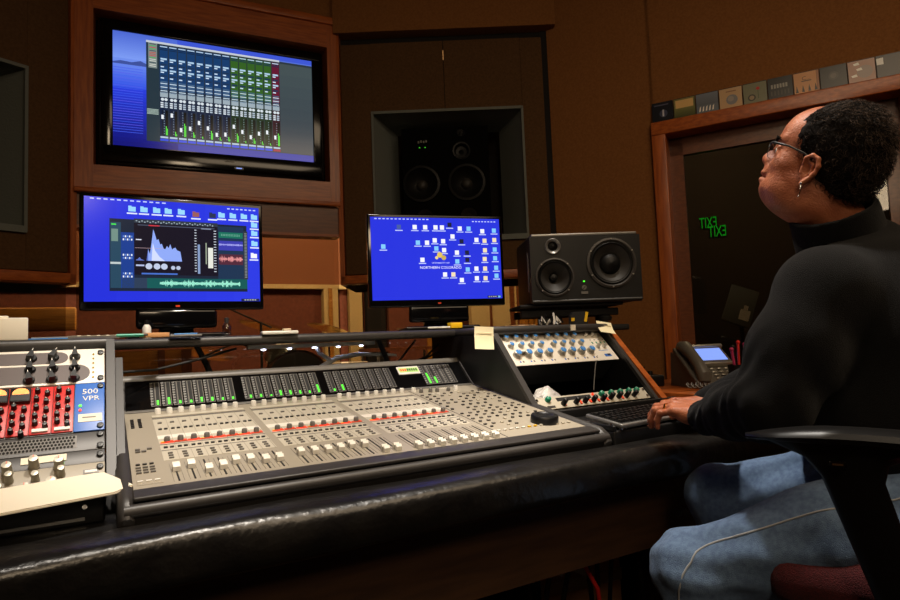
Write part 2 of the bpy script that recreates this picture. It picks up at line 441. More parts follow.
# --- angled walls left and right of centre (speaker walls)
def soffit_wall(P, ang, name, mirror, L, trimn):
    s = -1 if mirror else 1
    def bb(lo, hi, m, bev=0):
        lo = list(lo); hi = list(hi); lo[0] *= s; hi[0] *= s
        a = [min(p, q) for p, q in zip(lo, hi)]; c = [max(p, q) for p, q in zip(lo, hi)]; b.b2(a, c, m, bev)
    O0, O1, OZ0, OZ1 = .215, 1.13, 1.655, 2.44
    b = wall_mb(P, ang)
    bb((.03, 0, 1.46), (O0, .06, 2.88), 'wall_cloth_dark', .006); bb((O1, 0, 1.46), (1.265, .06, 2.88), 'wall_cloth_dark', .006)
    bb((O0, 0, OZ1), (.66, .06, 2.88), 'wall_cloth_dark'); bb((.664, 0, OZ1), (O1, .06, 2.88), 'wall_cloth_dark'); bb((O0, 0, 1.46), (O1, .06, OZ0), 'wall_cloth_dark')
    bb((0, -.05, 2.93), (L, .2, CEIL), 'wall_cloth'); bb((0, .5, 1.40), (L, .55, 3.0), 'gap'); bb((0, .06, 1.40), (.01, .5, 3.0), 'gap'); bb((L-.01, .06, 1.4), (L, .5, 3.0), 'gap')
    bb((1.265, .03, 1.40), (L, .08, 2.93), 'gap'); bb((0, .04, 2.87), (L, .1, 2.93), 'gap')
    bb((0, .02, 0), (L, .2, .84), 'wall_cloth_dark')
    struct(b, name)
    b = wall_mb(P, ang); bb((0, -.02, 1.40), (.028, .08, 2.93), 'oak_v'); bb((0, -.02, 1.405), (L, .08, 1.455), 'oak_h', .004)
    bb((0, -.01, .82), (L, .1, .86), 'oak_dark'); struct(b, trimn)
    # flared grey recess
    b = wall_mb(P, ang); ix0, ix1, iz0, iz1, dp = O0+.13, O1-.12, OZ0+.05, OZ1-.04, .3
    o = [(O0, 0, OZ0), (O1, 0, OZ0), (O1, 0, OZ1), (O0, 0, OZ1)]; i = [(ix0, dp, iz0), (ix1, dp, iz0), (ix1, dp, iz1), (ix0, dp, iz1)]
    o = [(x*s, y, z) for x, y, z in o]; i = [(x*s, y, z) for x, y, z in i]
    b.raw(o+i, [(0,4,5,1), (1,5,6,2), (2,6,7,3), (3,7,4,0)], 'grey_fabric')
    bb((O0-.004, -.012, OZ0-.01), (O0+.01, .01, OZ1+.01), 'grey_fabric'); bb((O1-.01, -.012, OZ0-.01), (O1+.004, .01, OZ1+.01), 'grey_fabric')
    bb((O0, -.012, OZ1-.006), (O1, .01, OZ1+.01), 'grey_fabric'); bb((O0, -.02, OZ0-.02), (O1, .01, OZ0+.012), 'grey_fabric')
    struct(b, trimn.replace('trim_', 'trim_1'))
    # big speaker inside
    ang_s = ang
    t = thing('main_monitor_speaker', 'large black main speaker recessed in the grey flared opening of the %s angled wall' % ('left' if mirror else 'right'), 'speaker', tuple(wframe(P, ang) @ Vector(((O0+O1)/2*s-.02*s, .10, 1.72))), (0, 0, ang), 'main speakers in the wall recesses')
    w, h = .54, .655
    b = MB(); b.b2((-w/2, .05, 0), (w/2, .3, h), 'main_black'); b.plate(w, h, [(-.155, .30, .113), (.125, .30, .113), (.10, .50, .052), (-.14, .09, .048), (.13, .09, .048)], 0, .05, 'main_black'); b.build('cabinet', t)
    for dx in (-.155, .125):
        b = MB(); b.lathe([(.115, 0), (.115, .012), (.1, .016), (.092, .004), (.05, -.03), (.034, -.036)], 'cone_black', (dx, 0, .30), (0,-1,0), 28, caps=False)
        b.lathe([(.036, -.036), (.03, -.02), (.016, -.012), (0, -.01)], 'cone', (dx, 0, .30), (0,-1,0), 20, caps=False); b.build('woofer', t)
    for dx in (-.14, .13):
        b = MB(); b.lathe([(.05, 0), (.05, .006), (.042, .002), (.02, -.02), (0, -.02)], 'gap', (dx, 0, .09), (0,-1,0), 24, caps=False); b.build('port', t)
    b = MB(); b.lathe([(.055, 0), (.055, .01), (.046, .008), (.035, -.02), (.016, -.024), (0, -.012)], 'cone_black', (.10, 0, .50), (0,-1,0), 24, caps=False); b.build('midrange', t)
    b = MB(); b.lathe([(.026, 0), (.026, .006), (.018, -.004), (.008, .002), (0, .004)], 'cone_black', (.10, 0, .615), (0,-1,0), 20); b.build('tweeter', t)
    b = MB()
    for k in (0, 1): b.box((-.16+.035*k, -.003, .53), (.008, .004, .005), 'led_green_dim')
    for k in range(4): b.box((-.165+.016*k, -.002, .565+.004*(k % 2)), (.010, .003, .014), 'grey_mid')
    b.build('badge', t)
    if not mirror: t['label'] = 'large black main speaker recessed in the wall above the right desktop monitor'
    else: t['label'] = 'large black main speaker cut off by the left edge of the photo'
    return b
LR = (Vector((2.39, 2.735, 0))-B).length; aR = math.degrees(math.atan2(2.735-B.y, 2.39-B.x))
soffit_wall(B, aR, 'wall_right', False, LR, 'trim_3')
soffit_wall(A, -angC*0+25, 'wall_left', True, 1.34, 'trim_4')
for nm, P, ang, s, L in (('window_3', B, aR, 1, LR), ('window_4', A, 25, -1, 1.34)):
    b = wall_mb(P, ang); x0, x1 = sorted((.02*s, (L-.02)*s)); b.b2((x0, .05, .86), (x1, .056, 1.405), 'glass'); struct(b, nm)
# --- door / booth window wall
Q = Vector((2.39, 2.735, 0)); aD = -58.4
D0, D1, DZ = .535, 1.745, 2.21
b = wall_mb(Q, aD)
b.b2((-.05, 0, 0), (D0+.02, .12, CEIL), 'wall_cloth'); b.b2((D1-.02, 0, 0), (4.6, .12, CEIL), 'wall_cloth'); b.b2((D0, 0, DZ-.02), (D1, .12, CEIL), 'wall_cloth')
struct(b, 'wall_booth')
b = wall_mb(Q, aD); t_ = .075
b.b2((D0, -.035, 0), (D0+t_, .13, DZ), 'oak_v', .006); b.b2((D1-t_, -.035, 0), (D1, .13, DZ), 'oak_v', .006); b.b2((D0, -.04, DZ-t_), (D1, .13, DZ), 'oak_h', .006)
struct(b, 'door_frame_trim_1'.replace('door_frame_', '').replace('trim_1', 'trim_5'))
b = wall_mb(Q, aD)
b.b2((D0+t_, .085, .0), (D0+t_+.07, .125, DZ-t_), 'oak_dark'); b.b2((D1-t_-.07, .085, .0), (D1-t_, .125, DZ-t_), 'oak_dark')
b.b2((D0+t_, .085, DZ-t_-.10), (D1-t_, .125, DZ-t_), 'oak_dark'); b.b2((D0+t_, .085, 0), (D1-t_, .125, .25), 'oak_dark')
dr = struct(b, 'door_1')
b = wall_mb(Q, aD); b.b2((D0+t_+.06, .102, .24), (D1-t_-.06, .108, DZ-t_-.09), 'glass_dark'); struct(b, 'door_glass', dr)
# rest of the control room (behind and beside the camera)
b = MB(); b.b2((-3.2, -2.7, 0), (5.2, -2.6, CEIL), 'wall_cloth_dark'); struct(b, 'wall_back')
b = MB(); b.b2((-1.45, -2.6, 0), (-1.35, 2.96, CEIL), 'wall_cloth_dark'); struct(b, 'wall_side')
# booth behind the door glass
b = MB(); b.T = wframe(Q, aD); b.b2((-.2, 1.9, 0), (3.6, 2.0, CEIL), 'booth_wall'); b.b2((-.25, .14, 0), (-.2, 2.0, CEIL), 'booth_wall'); b.b2((3.55, .14, 0), (3.6, 2.0, CEIL), 'booth_wall')
struct(b, 'wall_booth_rear')
# live room behind the windows
b = MB(); b.b2((-3.1, 6.37, 0), (5.15, 6.45, CEIL), 'live_wall'); struct(b, 'wall_live_rear')
b = MB(); b.b2((-3.1, 3.9, 0), (-3.0, 6.9, CEIL), 'live_wall'); struct(b, 'wall_live_left')
b = MB(); b.b2((5.05, 3.9, 0), (5.15, 6.9, CEIL), 'live_wall'); struct(b, 'wall_live_right')
b = MB(); b.b2((-1.2, 6.3, 1.70), (2.31, 6.36, 2.9), 'live_brown'); b.b2((-1.2, 6.27, 1.655), (2.31, 6.36, 1.70), 'live_cream')
b.b2((2.05, 6.27, 0), (2.21, 6.36, 1.66), 'live_cream'); b.b2((2.10, 6.25, 0), (2.14, 6.28, 1.66), 'oak_yellow'); struct(b, 'trim_6')
b = MB(); b.b2((-.2, 4.35, .0), (.44, 4.4, 1.06), 'oak_yellow'); b.b2((.30, 4.33, 0), (.34, 4.36, 1.06), 'oak_dark'); b.b2((.44, 4.33, 0), (.5, 4.4, 1.06), 'oak_dark'); struct(b, 'trim_7')
b = MB(); b.b2((-1.6, 4.3, 1.20), (-.15, 4.42, 1.34), 'oak_yellow', .01); struct(b, 'trim_8')
b = MB(); b.b2((2.35, 6.30, 0), (2.5, 6.36, 2.2), 'live_cream'); b.b2((2.55, 6.30, 0), (2.78, 6.36, 2.2), 'gap'); b.b2((2.82, 6.3, 0), (3.3, 6.36, 2.2), 'live_wall'); b.b2((3.3, 6.28, 0), (3.5, 6.36, 2.2), 'oak_yellow'); struct(b, 'door_2')
b = MB(); b.b2((3.5, 5.6, 0), (4.12, 5.66, 2.2), 'live_cream'); b.b2((3.74, 5.585, 0), (3.765, 5.6, 2.2), 'oak_dark'); b.b2((4.02, 5.585, 0), (4.08, 5.6, 2.2), 'oak_dark'); struct(b, 'door_3')
for k in range(11): pass
b = MB()
for k in range(12): b.b2((4.15+k*.075, 5.5, .3), (4.19+k*.075, 5.6, 2.1), 'oak_yellow')
b.b2((4.13, 5.6, 0), (5.02, 5.64, 2.1), 'oak_dark')
tag(b.build('wood_slat_diffuser'), 'tall panel of vertical yellow wood slats in the room behind the glass', 'acoustic panel')
# ================================================================ television on the centre wall
tvw, tvh = TX1-TX0-.02, TZ1-TZ0-.02
tp = wframe(A, angC) @ Vector(((TX0+TX1)/2, .03, TZ0+.012))
t = thing('television', 'wall mounted widescreen television showing a blue and green mixer page, framed in orange wood', 'television', tuple(tp), (0, 0, angC))
b = MB(); b.b2((-tvw/2, .0, 0), (tvw/2, .08, tvh), 'black_gloss', .012); b.build('housing', t)
b = MB(); m_ = .045
b.b2((-tvw/2+.02, -.014, tvh-m_-.02), (tvw/2-.02, .004, tvh-.02), 'black_gloss', .006); b.b2((-tvw/2+.02, -.014, .02), (tvw/2-.02, .004, .108), 'black_gloss', .006)
b.b2((-tvw/2+.02, -.014, .1), (-tvw/2+.07, .004, tvh-.06), 'black_gloss', .006); b.b2((tvw/2-.07, -.014, .1), (tvw/2-.02, .004, tvh-.06), 'black_gloss', .006)
b.build('bezel', t)
sw, sh = tvw-.125, tvh-.165
p = Paint(sw, sh, (20, 40, 150))
p.grad(0, 0, 1, .25, (70, 96, 200), (120, 150, 235)); p.up(); p.grad(0, .25, .3, .5, (110, 140, 230), (50, 80, 220), 10); p.grad(0, .5, .3, 1, (40, 60, 215), (8, 14, 110), 14)
p.up(); p.poly([(0, .29), (.04, .27), (.09, .275), (.13, .255), (.17, .285), (.17, .30), (0, .30)], (60, 78, 150))
for k in range(26): p.q(.0, .33+k*.022, .14, .334+k*.022, (60+int(40*random.random()), 90, 225))
p.q(.3, .0, 1, .06, (60, 84, 205)); p.up()
p.q(.155, .07, 1, .94, (44, 54, 62)); p.up(); p.grad(.815, .09, 1, .93, (66, 78, 80), (50, 60, 70), 8); p.q(.155, .07, .215, .94, (36, 52, 62)); p.up()
p.q(.165, .075, .205, .30, (120, 132, 130)); p.up()
for k in range(14): p.q(.17, .085+k*.015, .2, .091+k*.015, random.choice([(190, 70, 60), (70, 170, 80), (40, 60, 70), (210, 210, 200)]))
for k in range(5): p.q(.158, .66+k*.01, .21, .665+k*.01, (170, 190, 180))
p.q(.155, .06, .815, .078, (190, 196, 205))
x0 = .215; cw = (.815-.215)/14.0
for c in range(14):
    u = x0+c*cw; colr = (22, 58, 104) if c < 8 else (50, 92, 34) if c < 13 else (96, 24, 48); dk = (12, 30, 58) if c < 8 else (24, 46, 28) if c < 13 else (50, 20, 32)
    q0 = p.n; p.q(u+.001, .09, u+cw-.002, .93, dk); p.up(); p.q(u+.002, .09, u+cw-.003, .47, colr); p.up()
    for k in range(3): p.q(u+.004, .095+k*.014, u+cw-.005, .103+k*.014, (180, 205, 230) if k == 0 else (20, 40, 70))
    for r in range(4):
        p.q(u+.006, .20+r*.05, u+cw-.008, .215+r*.05, (170, 200, 225) if r % 2 == 0 else (28, 50, 80)); p.q(u+.006, .222+r*.05, u+cw*.5, .232+r*.05, (200, 220, 240))
    for k in range(7): p.q(u+.005, .405+k*.016, u+cw-.006, .413+k*.016, (190, 210, 225) if k % 2 else (70, 100, 130))
    p.q(u+.003, .50, u+cw-.004, .545, (150, 165, 175)); p.disc(u+cw*.32, .565, .013, (205, 215, 222)); p.disc(u+cw*.7, .565, .013, (205, 215, 222))
    for k in range(3): p.q(u+.005, .59+k*.018, u+cw*.42, .602+k*.018, (210, 220, 228)); p.q(u+cw*.55, .59+k*.018, u+cw-.006, .602+k*.018, (170, 185, 200))
    p.q(u+cw*.62, .66, u+cw*.9, .88, (10, 14, 16)); p.q(u+cw*.28, .66, u+cw*.34, .88, (10, 14, 16)); p.up()
    for k in range(10): p.q(u+cw*.45, .665+k*.022, u+cw*.55, .669+k*.022, (150, 170, 185))
    fv = [.72, .70, .82, .80, .74, .78, .83, .82, .74, .78, .82, .78, .76, .80][c]
    p.q(u+cw*.18, fv-.018, u+cw*.44, fv+.018, (225, 230, 235)); lv = [.8, .84, .76, .83, .86, .8, .85, .84, .80, .86, .83, .85, .86, .76][c]
    p.q(u+cw*.66, lv, u+cw*.74, .878, (90, 235, 70)); p.q(u+cw*.78, lv+.02, u+cw*.86, .878, (90, 235, 70))
    p.q(u+.003, .89, u+cw-.004, .905, (170, 190, 210)); p.q(u+.002, .91, u+cw-.003, .93, (40, 70, 210) if c < 13 else (150, 30, 60)); p.n = q0
p.build('screen', t, (0, -.003, .112))
b = MB(); b.box((.05, -.0155, .07), (.05, .001, .006), 'grey_mid'); b.box((.1, -.0155, .035), (.03, .002, .006), 'phone_screen'); b.box((.1, -.0155, .035), (.05, .001, .012), 'grey_mid'); b.build('logo', t)
# ================================================================ records / CDs on the door frame
cds = [((18, 22, 34), 'dark navy CD case with a small white figure, first in the row above the door'),
       ((120, 116, 70), 'CD case with a cream band over an olive photo, second above the door'),
       ((104, 112, 122), 'grey blue CD case with a painted bright glare patch along its bottom'),
       ((196, 160, 118), 'pale cream CD case with a grey blot in its centre'),
       ((118, 118, 92), 'grey green CD case with a small red flower and round portrait'),
       ((26, 26, 28), 'black CD case with a row of pale letters, left of the tan one'),
       ((200, 140, 84), 'tan orange CD case with dark figures along its edges'),
       ((16, 16, 17), 'black CD case with a faint round face in its centre'),
       ((170, 128, 110), 'shiny pinkish CD case with three painted bright glare spots near the right edge'),
       ((40, 36, 40), 'dark CD case at the far right end of the row above the door')]
xs_ = .545
for k, (c, lab) in enumerate(cds):
    w = .111; wp = wframe(Q, aD) @ Vector((xs_+w/2, .0, DZ+.001)); xs_ += w+.004
    cd = thing('cd_case', lab, 'CD case', tuple(wp), (0, 0, aD), 'CD cases standing in a row on the door frame')
    b = MB(); b.b2((-w/2, -.022, 0), (w/2, -.012, .112), 'black_plastic'); b.build('case', cd, rot=(R_(-4), 0, 0))
    p = Paint(w-.003, .108, c, 'printed')
    if k == 0: p.disc(.55, .6, .2, (70, 76, 100)); p.up(); p.q(.5, .4, .58, .75, (200, 200, 205)); p.q(.1, .1, .8, .16, (90, 90, 110))
    if k == 1: p.q(.08, .08, .92, .5, (220, 180, 116)); p.grad(.0, .5, 1, 1, (120, 120, 70), (70, 74, 40), 6)
    if k == 2: p.grad(0, 0, 1, .6, (118, 126, 138), (96, 100, 110), 6); p.up(); [p.poly([(x, .7), (x+.06, .64), (x+.03, .9), (x-.04, .92)], (245, 240, 228)) for x in (.15, .3, .45, .6, .75)]  # pale slanted shapes are glare painted into the cover colours
    if k == 3: p.disc(.55, .6, .26, (130, 128, 130)); p.up(); p.disc(.5, .55, .14, (156, 146, 138)); p.q(.3, .14, .75, .2, (150, 110, 80))
    if k == 4: p.disc(.35, .72, .17, (60, 60, 50)); p.up(); p.disc(.35, .72, .11, (150, 130, 100)); p.q(.62, .35, .64, .8, (50, 80, 40)); p.disc(.63, .3, .08, (190, 40, 30))
    if k == 5: [p.q(.12+x*.12, .3, .2+x*.12, .5, (150, 148, 140)) for x in range(6)]; [p.q(.1+x*.14, .62, .16+x*.14, .85, (70, 66, 60)) for x in range(6)]
    if k == 6: p.text('C...', .5, .3, .2, (60, 40, 20)); [p.poly([(x, .95), (x+.05, .6), (x+.12, .95)], (40, 26, 14)) for x in (.05, .3, .55, .8)]; p.q(.3, .4, .7, .45, (70, 46, 24)); p.q(.9, 0, 1, 1, (150, 90, 40))
    if k == 7: p.disc(.5, .45, .2, (60, 58, 56)); p.up(); p.disc(.5, .45, .12, (96, 90, 84))
    if k == 8: p.disc(.62, .55, .3, (150, 132, 124)); p.up(); [p.poly([(x, y), (x+.2, y-.04), (x+.24, y+.08), (x+.04, y+.1)], (250, 246, 238)) for x, y in ((.2, .12), (.3, .38), (.1, .66))]  # the three white shapes are painted glare, not print
    if k == 9: p.q(.0, .1, .25, .4, (230, 230, 225))
    p.build('cover', cd, (0, -.0225, .002), (R_(-4), 0, 0))
# ================================================================ things seen through the glass
def mic_stand(loc, h, boom, label):
    t = thing('microphone_stand', label, 'microphone stand', loc, (0, 0, boom), 'microphone stands in the room behind the glass')
    b = MB(); b.cyl((0,0,.02), (0,0,h), .011, 'drum_black'); b.build('pole', t)
    b = MB(); b.cyl((.1,0,h-.05), (-.42,0,h+.16), .008, 'drum_black'); b.cyl((-.42,0,h+.16), (-.52,0,h+.10), .024, 'drum_black'); b.build('boom', t)
    for k in range(3):
        a = 2*PI*k/3; b = MB(); b.cyl((0,0,.1), (.3*math.cos(a), .3*math.sin(a), .01), .009, 'drum_black'); b.build('leg', t)
mic_stand((1.17, 5.3, 0), 1.27, 20, 'black boom microphone stand behind the glass right of the left monitor')
mic_stand((.52, 5.0, 0), .95, 160, 'short black microphone stand behind the glass under the desk shelf')
dk = thing('drum_kit', 'drum kit with black front head and cymbals in the room behind the glass', 'drum kit', (1.5, 5.35, 0))
def drum(c, ax, r, d, nm, head='drum_head'):
    b = MB(); c = Vector(c); ax = Vector(ax).normalized(); b.cyl(tuple(c-ax*d/2), tuple(c+ax*d/2), r, 'drum_shell', seg=28)
    for s_ in (-1, 1): b.cyl(tuple(c+ax*(s_*d/2-.012)), tuple(c+ax*(s_*d/2+.012)), r+.008, 'chrome', seg=28); b.cyl(tuple(c+ax*s_*d/2), tuple(c+ax*s_*(d/2+.004)+ax*s_*.01), r-.012, head, seg=28)
    b.build(nm, dk)
drum((-.05, -.1, .74), (-.2, -1, 0), .27, .35, 'bass_drum', 'drum_black'); drum((-.15, 0, 1.02), (0, -.5, 1), .13, .18, 'rack_tom'); drum((.42, -.1, .72), (0, 0, 1), .2, .3, 'floor_tom'); drum((-.62, .1, .78), (0, 0, 1), .17, .14, 'snare_drum')
for x, y, z in ((-.75, 0, 1.02), (.32, .1, 1.2), (-.25, .3, 1.25)):
    b = MB(); b.lathe([(.2, 0), (.1, .012), (.02, .03), (0, .03)], 'brass', (x, y, z), (.2, -.3, 1), 28); b.build('cymbal', dk)
    b = MB(); b.cyl((x, y, .02), (x, y, z), .01, 'chrome'); b.build('cymbal_stand', dk)
b = MB(); b.cyl((-.05, -.1, 0), (-.05, -.1, .5), .03, 'drum_black'); b.build('riser_leg', dk)
# guitar amp / second kit to the right
am = thing('equipment_cart', 'cluttered metal equipment cart seen through the glass beside the drum kit', 'cart', (2.6, 5.5, 0))
b = MB()
for x in (-.35, .35):
    for y in (-.2, .2): b.cyl((x, y, 0), (x, y, 1.0), .014, 'alu')
b.build('cart_frame', am)
for z in (.5, .98): b = MB(); b.box((0, 0, z), (.76, .45, .03), 'oak_dark'); b.build('shelf_board', am)
b = MB()
for k in range(9): b.box((-.3+.08*k, -.1, .56), (.05, .1, .10+.03*(k % 3)), random.choice(['drum_shell', 'black_matte', 'drum_head', 'red_panel']))
b.build('stacked_gear', am)
# music stand in the booth
def bw(x, y, z): return tuple(wframe(Q, aD) @ Vector((x, y, z)))
t = thing('music_stand', 'dark music stand with a tilted desk in the dark booth behind the door', 'music stand', bw(.885, .75, 0), (0, 0, aD+12))
b = MB(); b.cyl((0,0,0), (0,0,1.06), .012, 'black_matte'); b.build('pole', t)
b = MB(); b.box((0, 0, 1.19), (.17, .012, .27), 'grey_fabric', (-25, 22, 0), .004); b.build('desk_plate', t)
for k in range(3): a = 2*PI*k/3; b = MB(); b.cyl((0,0,.12), (.28*math.cos(a), .28*math.sin(a), .01), .01, 'black_matte'); b.build('leg', t)
b = MB(); b.box((0, 0, 0), (.06, .004, .075), 'paper', (-25, 22, 0)); b.box((.012, -.006, .045), (.025, .004, .03), 'paper', (-25, 22, 0)); tag(b.build('sheet', None, bw(.905, .725, 1.13), (0, 0, R_(aD+12))), 'small white page on the music stand in the booth', 'paper')
for (x, y, z, lab) in ((.715, .95, 1.775, 'upper green reflection of an exit sign, modelled as glowing reversed letters behind the door glass'), (.772, .90, 1.702, 'lower green reflection of an exit sign, modelled as glowing reversed letters behind the door glass')):  # reflection of an exit sign, built as glowing mirrored letters behind the pane
    t = thing('exit_reflection', lab, 'exit sign reflection', bw(x, y, z), (0, 0, aD), 'green exit sign reflections modelled behind the door glass')
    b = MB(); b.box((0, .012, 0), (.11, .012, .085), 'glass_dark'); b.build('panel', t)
    b = MB(); b.text('EXIT', .105, (0, 0, 0), 'reflected_green', sx=-.52, depth=.003); b.build('lettering', t)
# ================================================================ lights
def lamp(kind, loc, power, col, name, target=None, size=.1, spot=60, blend=.5, shape=None, sy=None):
    l = bpy.data.lights.new(name, kind); l.energy = power; l.color = col
    if kind == 'SPOT': l.spot_size = R_(spot); l.spot_blend = blend; l.shadow_soft_size = size
    elif kind == 'AREA':
        l.size = size
        if sy: l.shape = 'RECTANGLE'; l.size_y = sy
    else: l.shadow_soft_size = size
    o = bpy.data.objects.new(name, l); C.objects.link(o); o.location = loc
    if target: o.rotation_euler = (Vector(target)-Vector(loc)).to_track_quat('-Z', 'Y').to_euler()
    return o
W_ = (1, .90, .78)
lamp('SPOT', (.45, .75, 3.2), 250, W_, 'downlight_console', (.52, 1.6, .85), .07, 42, .7)
lamp('SPOT', (-.15, .7, 3.2), 100, W_, 'downlight_rack', (-.2, 1.5, .9), .07, 30, .6)
lamp('SPOT', (1.5, 1.15, 3.2), 130, W_, 'downlight_right', (1.3, 1.35, .85), .07, 34, .6)
lamp('SPOT', (1.02, .98, 3.2), 125, (1, .93, .84), 'downlight_seat', (1.1, .72, .9), .06, 40, .5)
for x, y, e in ((1.2, 4.3, 170), (-.6, 3.95, 60), (3.6, 4.3, 110)): lamp('POINT', (x, y, 2.9), e, (1, .80, .52), 'live_room_lamp', size=.15)
lamp('AREA', (1.2, .2, 3.25), 60, (1, .76, .50), 'ceiling_glow', (1.2, 1.0, 0), 2.4)
lamp('AREA', (-.4, -1.6, 2.6), 16, (1, .76, .50), 'rear_lamp', (.5, 1.2, .6), .6)
lamp('SPOT', (.85, 1.75, 3.2), 75, (1, .88, .74), 'head_fill_spot', (1.27, .72, 1.42), .05, 15, .6)  # added narrow spot that brightens the head; no fitting overhead
lamp('POINT', (3.6, 2.6, 2.6), 24, (1, .8, .55), 'booth_lamp', size=.1)
w = bpy.data.worlds.new('world'); sc.world = w; w.use_nodes = True
w.node_tree.nodes['Background'].inputs[0].default_value = (1, .8, .6, 1); w.node_tree.nodes['Background'].inputs[1].default_value = .01
sc.view_settings.view_transform = 'Standard'; sc.view_settings.look = 'None'; sc.view_settings.exposure = 0; sc.view_settings.gamma = 1
# ================================================================ desk
dsk = thing('studio_desk', 'long black studio desk with a thick padded front edge, racks and a raised shelf', 'desk', (0, 1.1, 0))
def DB(): b = MB(); b.T = Matrix.Translation((0, -1.1, 0)); return b
b = DB(); b.b2((-1.1, 1.13, .715), (1.62, 2.15, .76), 'black_lam', .004); b.b2((1.6, 1.13, .716), (1.83, 1.29, .76), 'black_lam', .004); b.build('desktop', dsk)
# padded armrest: profile swept along x
b = DB(); prof = []
cy, cz, ry, rz = 1.095, .725, .062, .046
for k in range(28):
    a = 2*PI*k/28; e = .55; c_, s_ = math.cos(a), math.sin(a)
    prof.append((cy+ry*math.copysign(abs(c_)**e, c_), cz+rz*math.copysign(abs(s_)**e, s_)))
nx = 60; vs = []; fs = []
for i in range(nx+1):
    x = -1.15+2.98*i/nx
    for k, (y, z) in enumerate(prof): vs.append((x, y+.0015*math.sin(x*9+k), z+.0012*math.sin(x*13+k*.7)))
n_ = len(prof)
for i in range(nx):
    for k in range(n_): fs.append((i*n_+k, i*n_+(k+1) % n_, (i+1)*n_+(k+1) % n_, (i+1)*n_+k))
fs += [tuple(range(n_)), tuple(nx*n_+k for k in range(n_-1, -1, -1))]
b.raw(vs, fs, 'vinyl', True)
b.build('padded_edge', dsk)
b = DB()
for x, y, w in ((1.052, 1.062, .016), (1.34, 1.052, .03), (1.29, 1.045, .01), (.72, 1.045, .006), (.21, 1.046, .005)): b.box((x, y, .7575 if y > 1.05 else .742), (w, .006, .004), 'tape', (20, 0, 0), .001)
b.build('worn_spot', dsk)
b = DB(); b.b2((-1.1, 1.155, .482), (1.60, 1.18, .715), 'desk_wood'); b.build('front_panel', dsk)
b = DB(); b.text('OMNIRAX', .024, (1.405, 1.1535, .549), 'grey_mid', depth=.001); b.build('nameplate', dsk)
for x, yb in ((-1.08, 2.1), (.0, 2.1), (1.13, 2.1), (1.60, 2.1), (1.80, 1.28)):
    b = DB(); b.b2((x-.012, 1.2 if x != 1.13 else 1.5, 0), (x+.012, yb, .715), 'black_lam'); b.build('leg_panel', dsk)
b = DB(); b.b2((-.56, 1.63, 1.060), (.02, 2.16, 1.088), 'grey_dark', .012); b.b2((1.096, 1.63, 1.060), (1.62, 2.16, 1.088), 'grey_dark', .012); b.b2((.0, 1.87, 1.060), (1.12, 2.16, 1.088), 'grey_dark', .012); b.build('shelf', dsk)
# rack bays (sloping 45 degrees)
def rack_side(x0, x1, y0, z0, y1, z1, trim):
    b = DB(); b.prism([(y0-.06, .76), (y0-.06, z0-.035), (y0-.012, z0-.01), (y1-.012, z1+.012), (y1+.01, 1.062 if z1 < 1.07 else z1+.012), (2.05, 1.062), (2.05, .76)], x0, x1, 'black_lam'); b.build('rack_side', dsk)
    b = DB(); b.prism([(y0-.035, z0-.03), (y0-.02, z0-.0), (y1-.012, z1+.022), (y1+.006, z1+.004), (y0+.01, z0-.02)], x0+.001, x1-.001, trim); b.build('edge_trim', dsk)
rack_side(.002, .02, 1.341, .80, 1.60, 1.062, 'grey_dark')
rack_side(-.52, -.502, 1.341, .80, 1.60, 1.062, 'grey_dark')
rack_side(1.095, 1.118, 1.43, .82, 1.66, 1.062, 'grey_dark')
rack_side(1.595, 1.612, 1.43, .82, 1.66, 1.062, 'grey_dark')
b = DB(); b.prism([(1.36, .76), (1.36, .79), (1.41, .832), (1.655, 1.082), (1.69, 1.082), (1.69, .76)], 1.615, 1.640, 'oak_h'); b.build('wood_side', dsk)
for x0, x1 in ((-.5, 0), (1.12, 1.594)):
    b = DB(); b.b2((x0, 1.98, .76), (x1, 2.0, 1.06), 'black_matte'); b.build('rack_back', dsk)
# left rack lower sill
b = DB(); b.b2((-.50, 1.225, .76), (.0, 1.325, .806), 'black_lam', .004); b.b2((-.5, 1.222, .768), (-.03, 1.228, .773), 'alu'); b.cyl((-.03, 1.2245, .79), (-.03, 1.228, .79), .004, 'chrome'); b.build('rack_sill', dsk)
b = DB(); b.prism([(1.19, .76), (1.19, .775), (1.36, .80), (1.60, 1.04), (1.60, .76)], .021, .036, 'grey_dark'); b.build('divider', dsk)
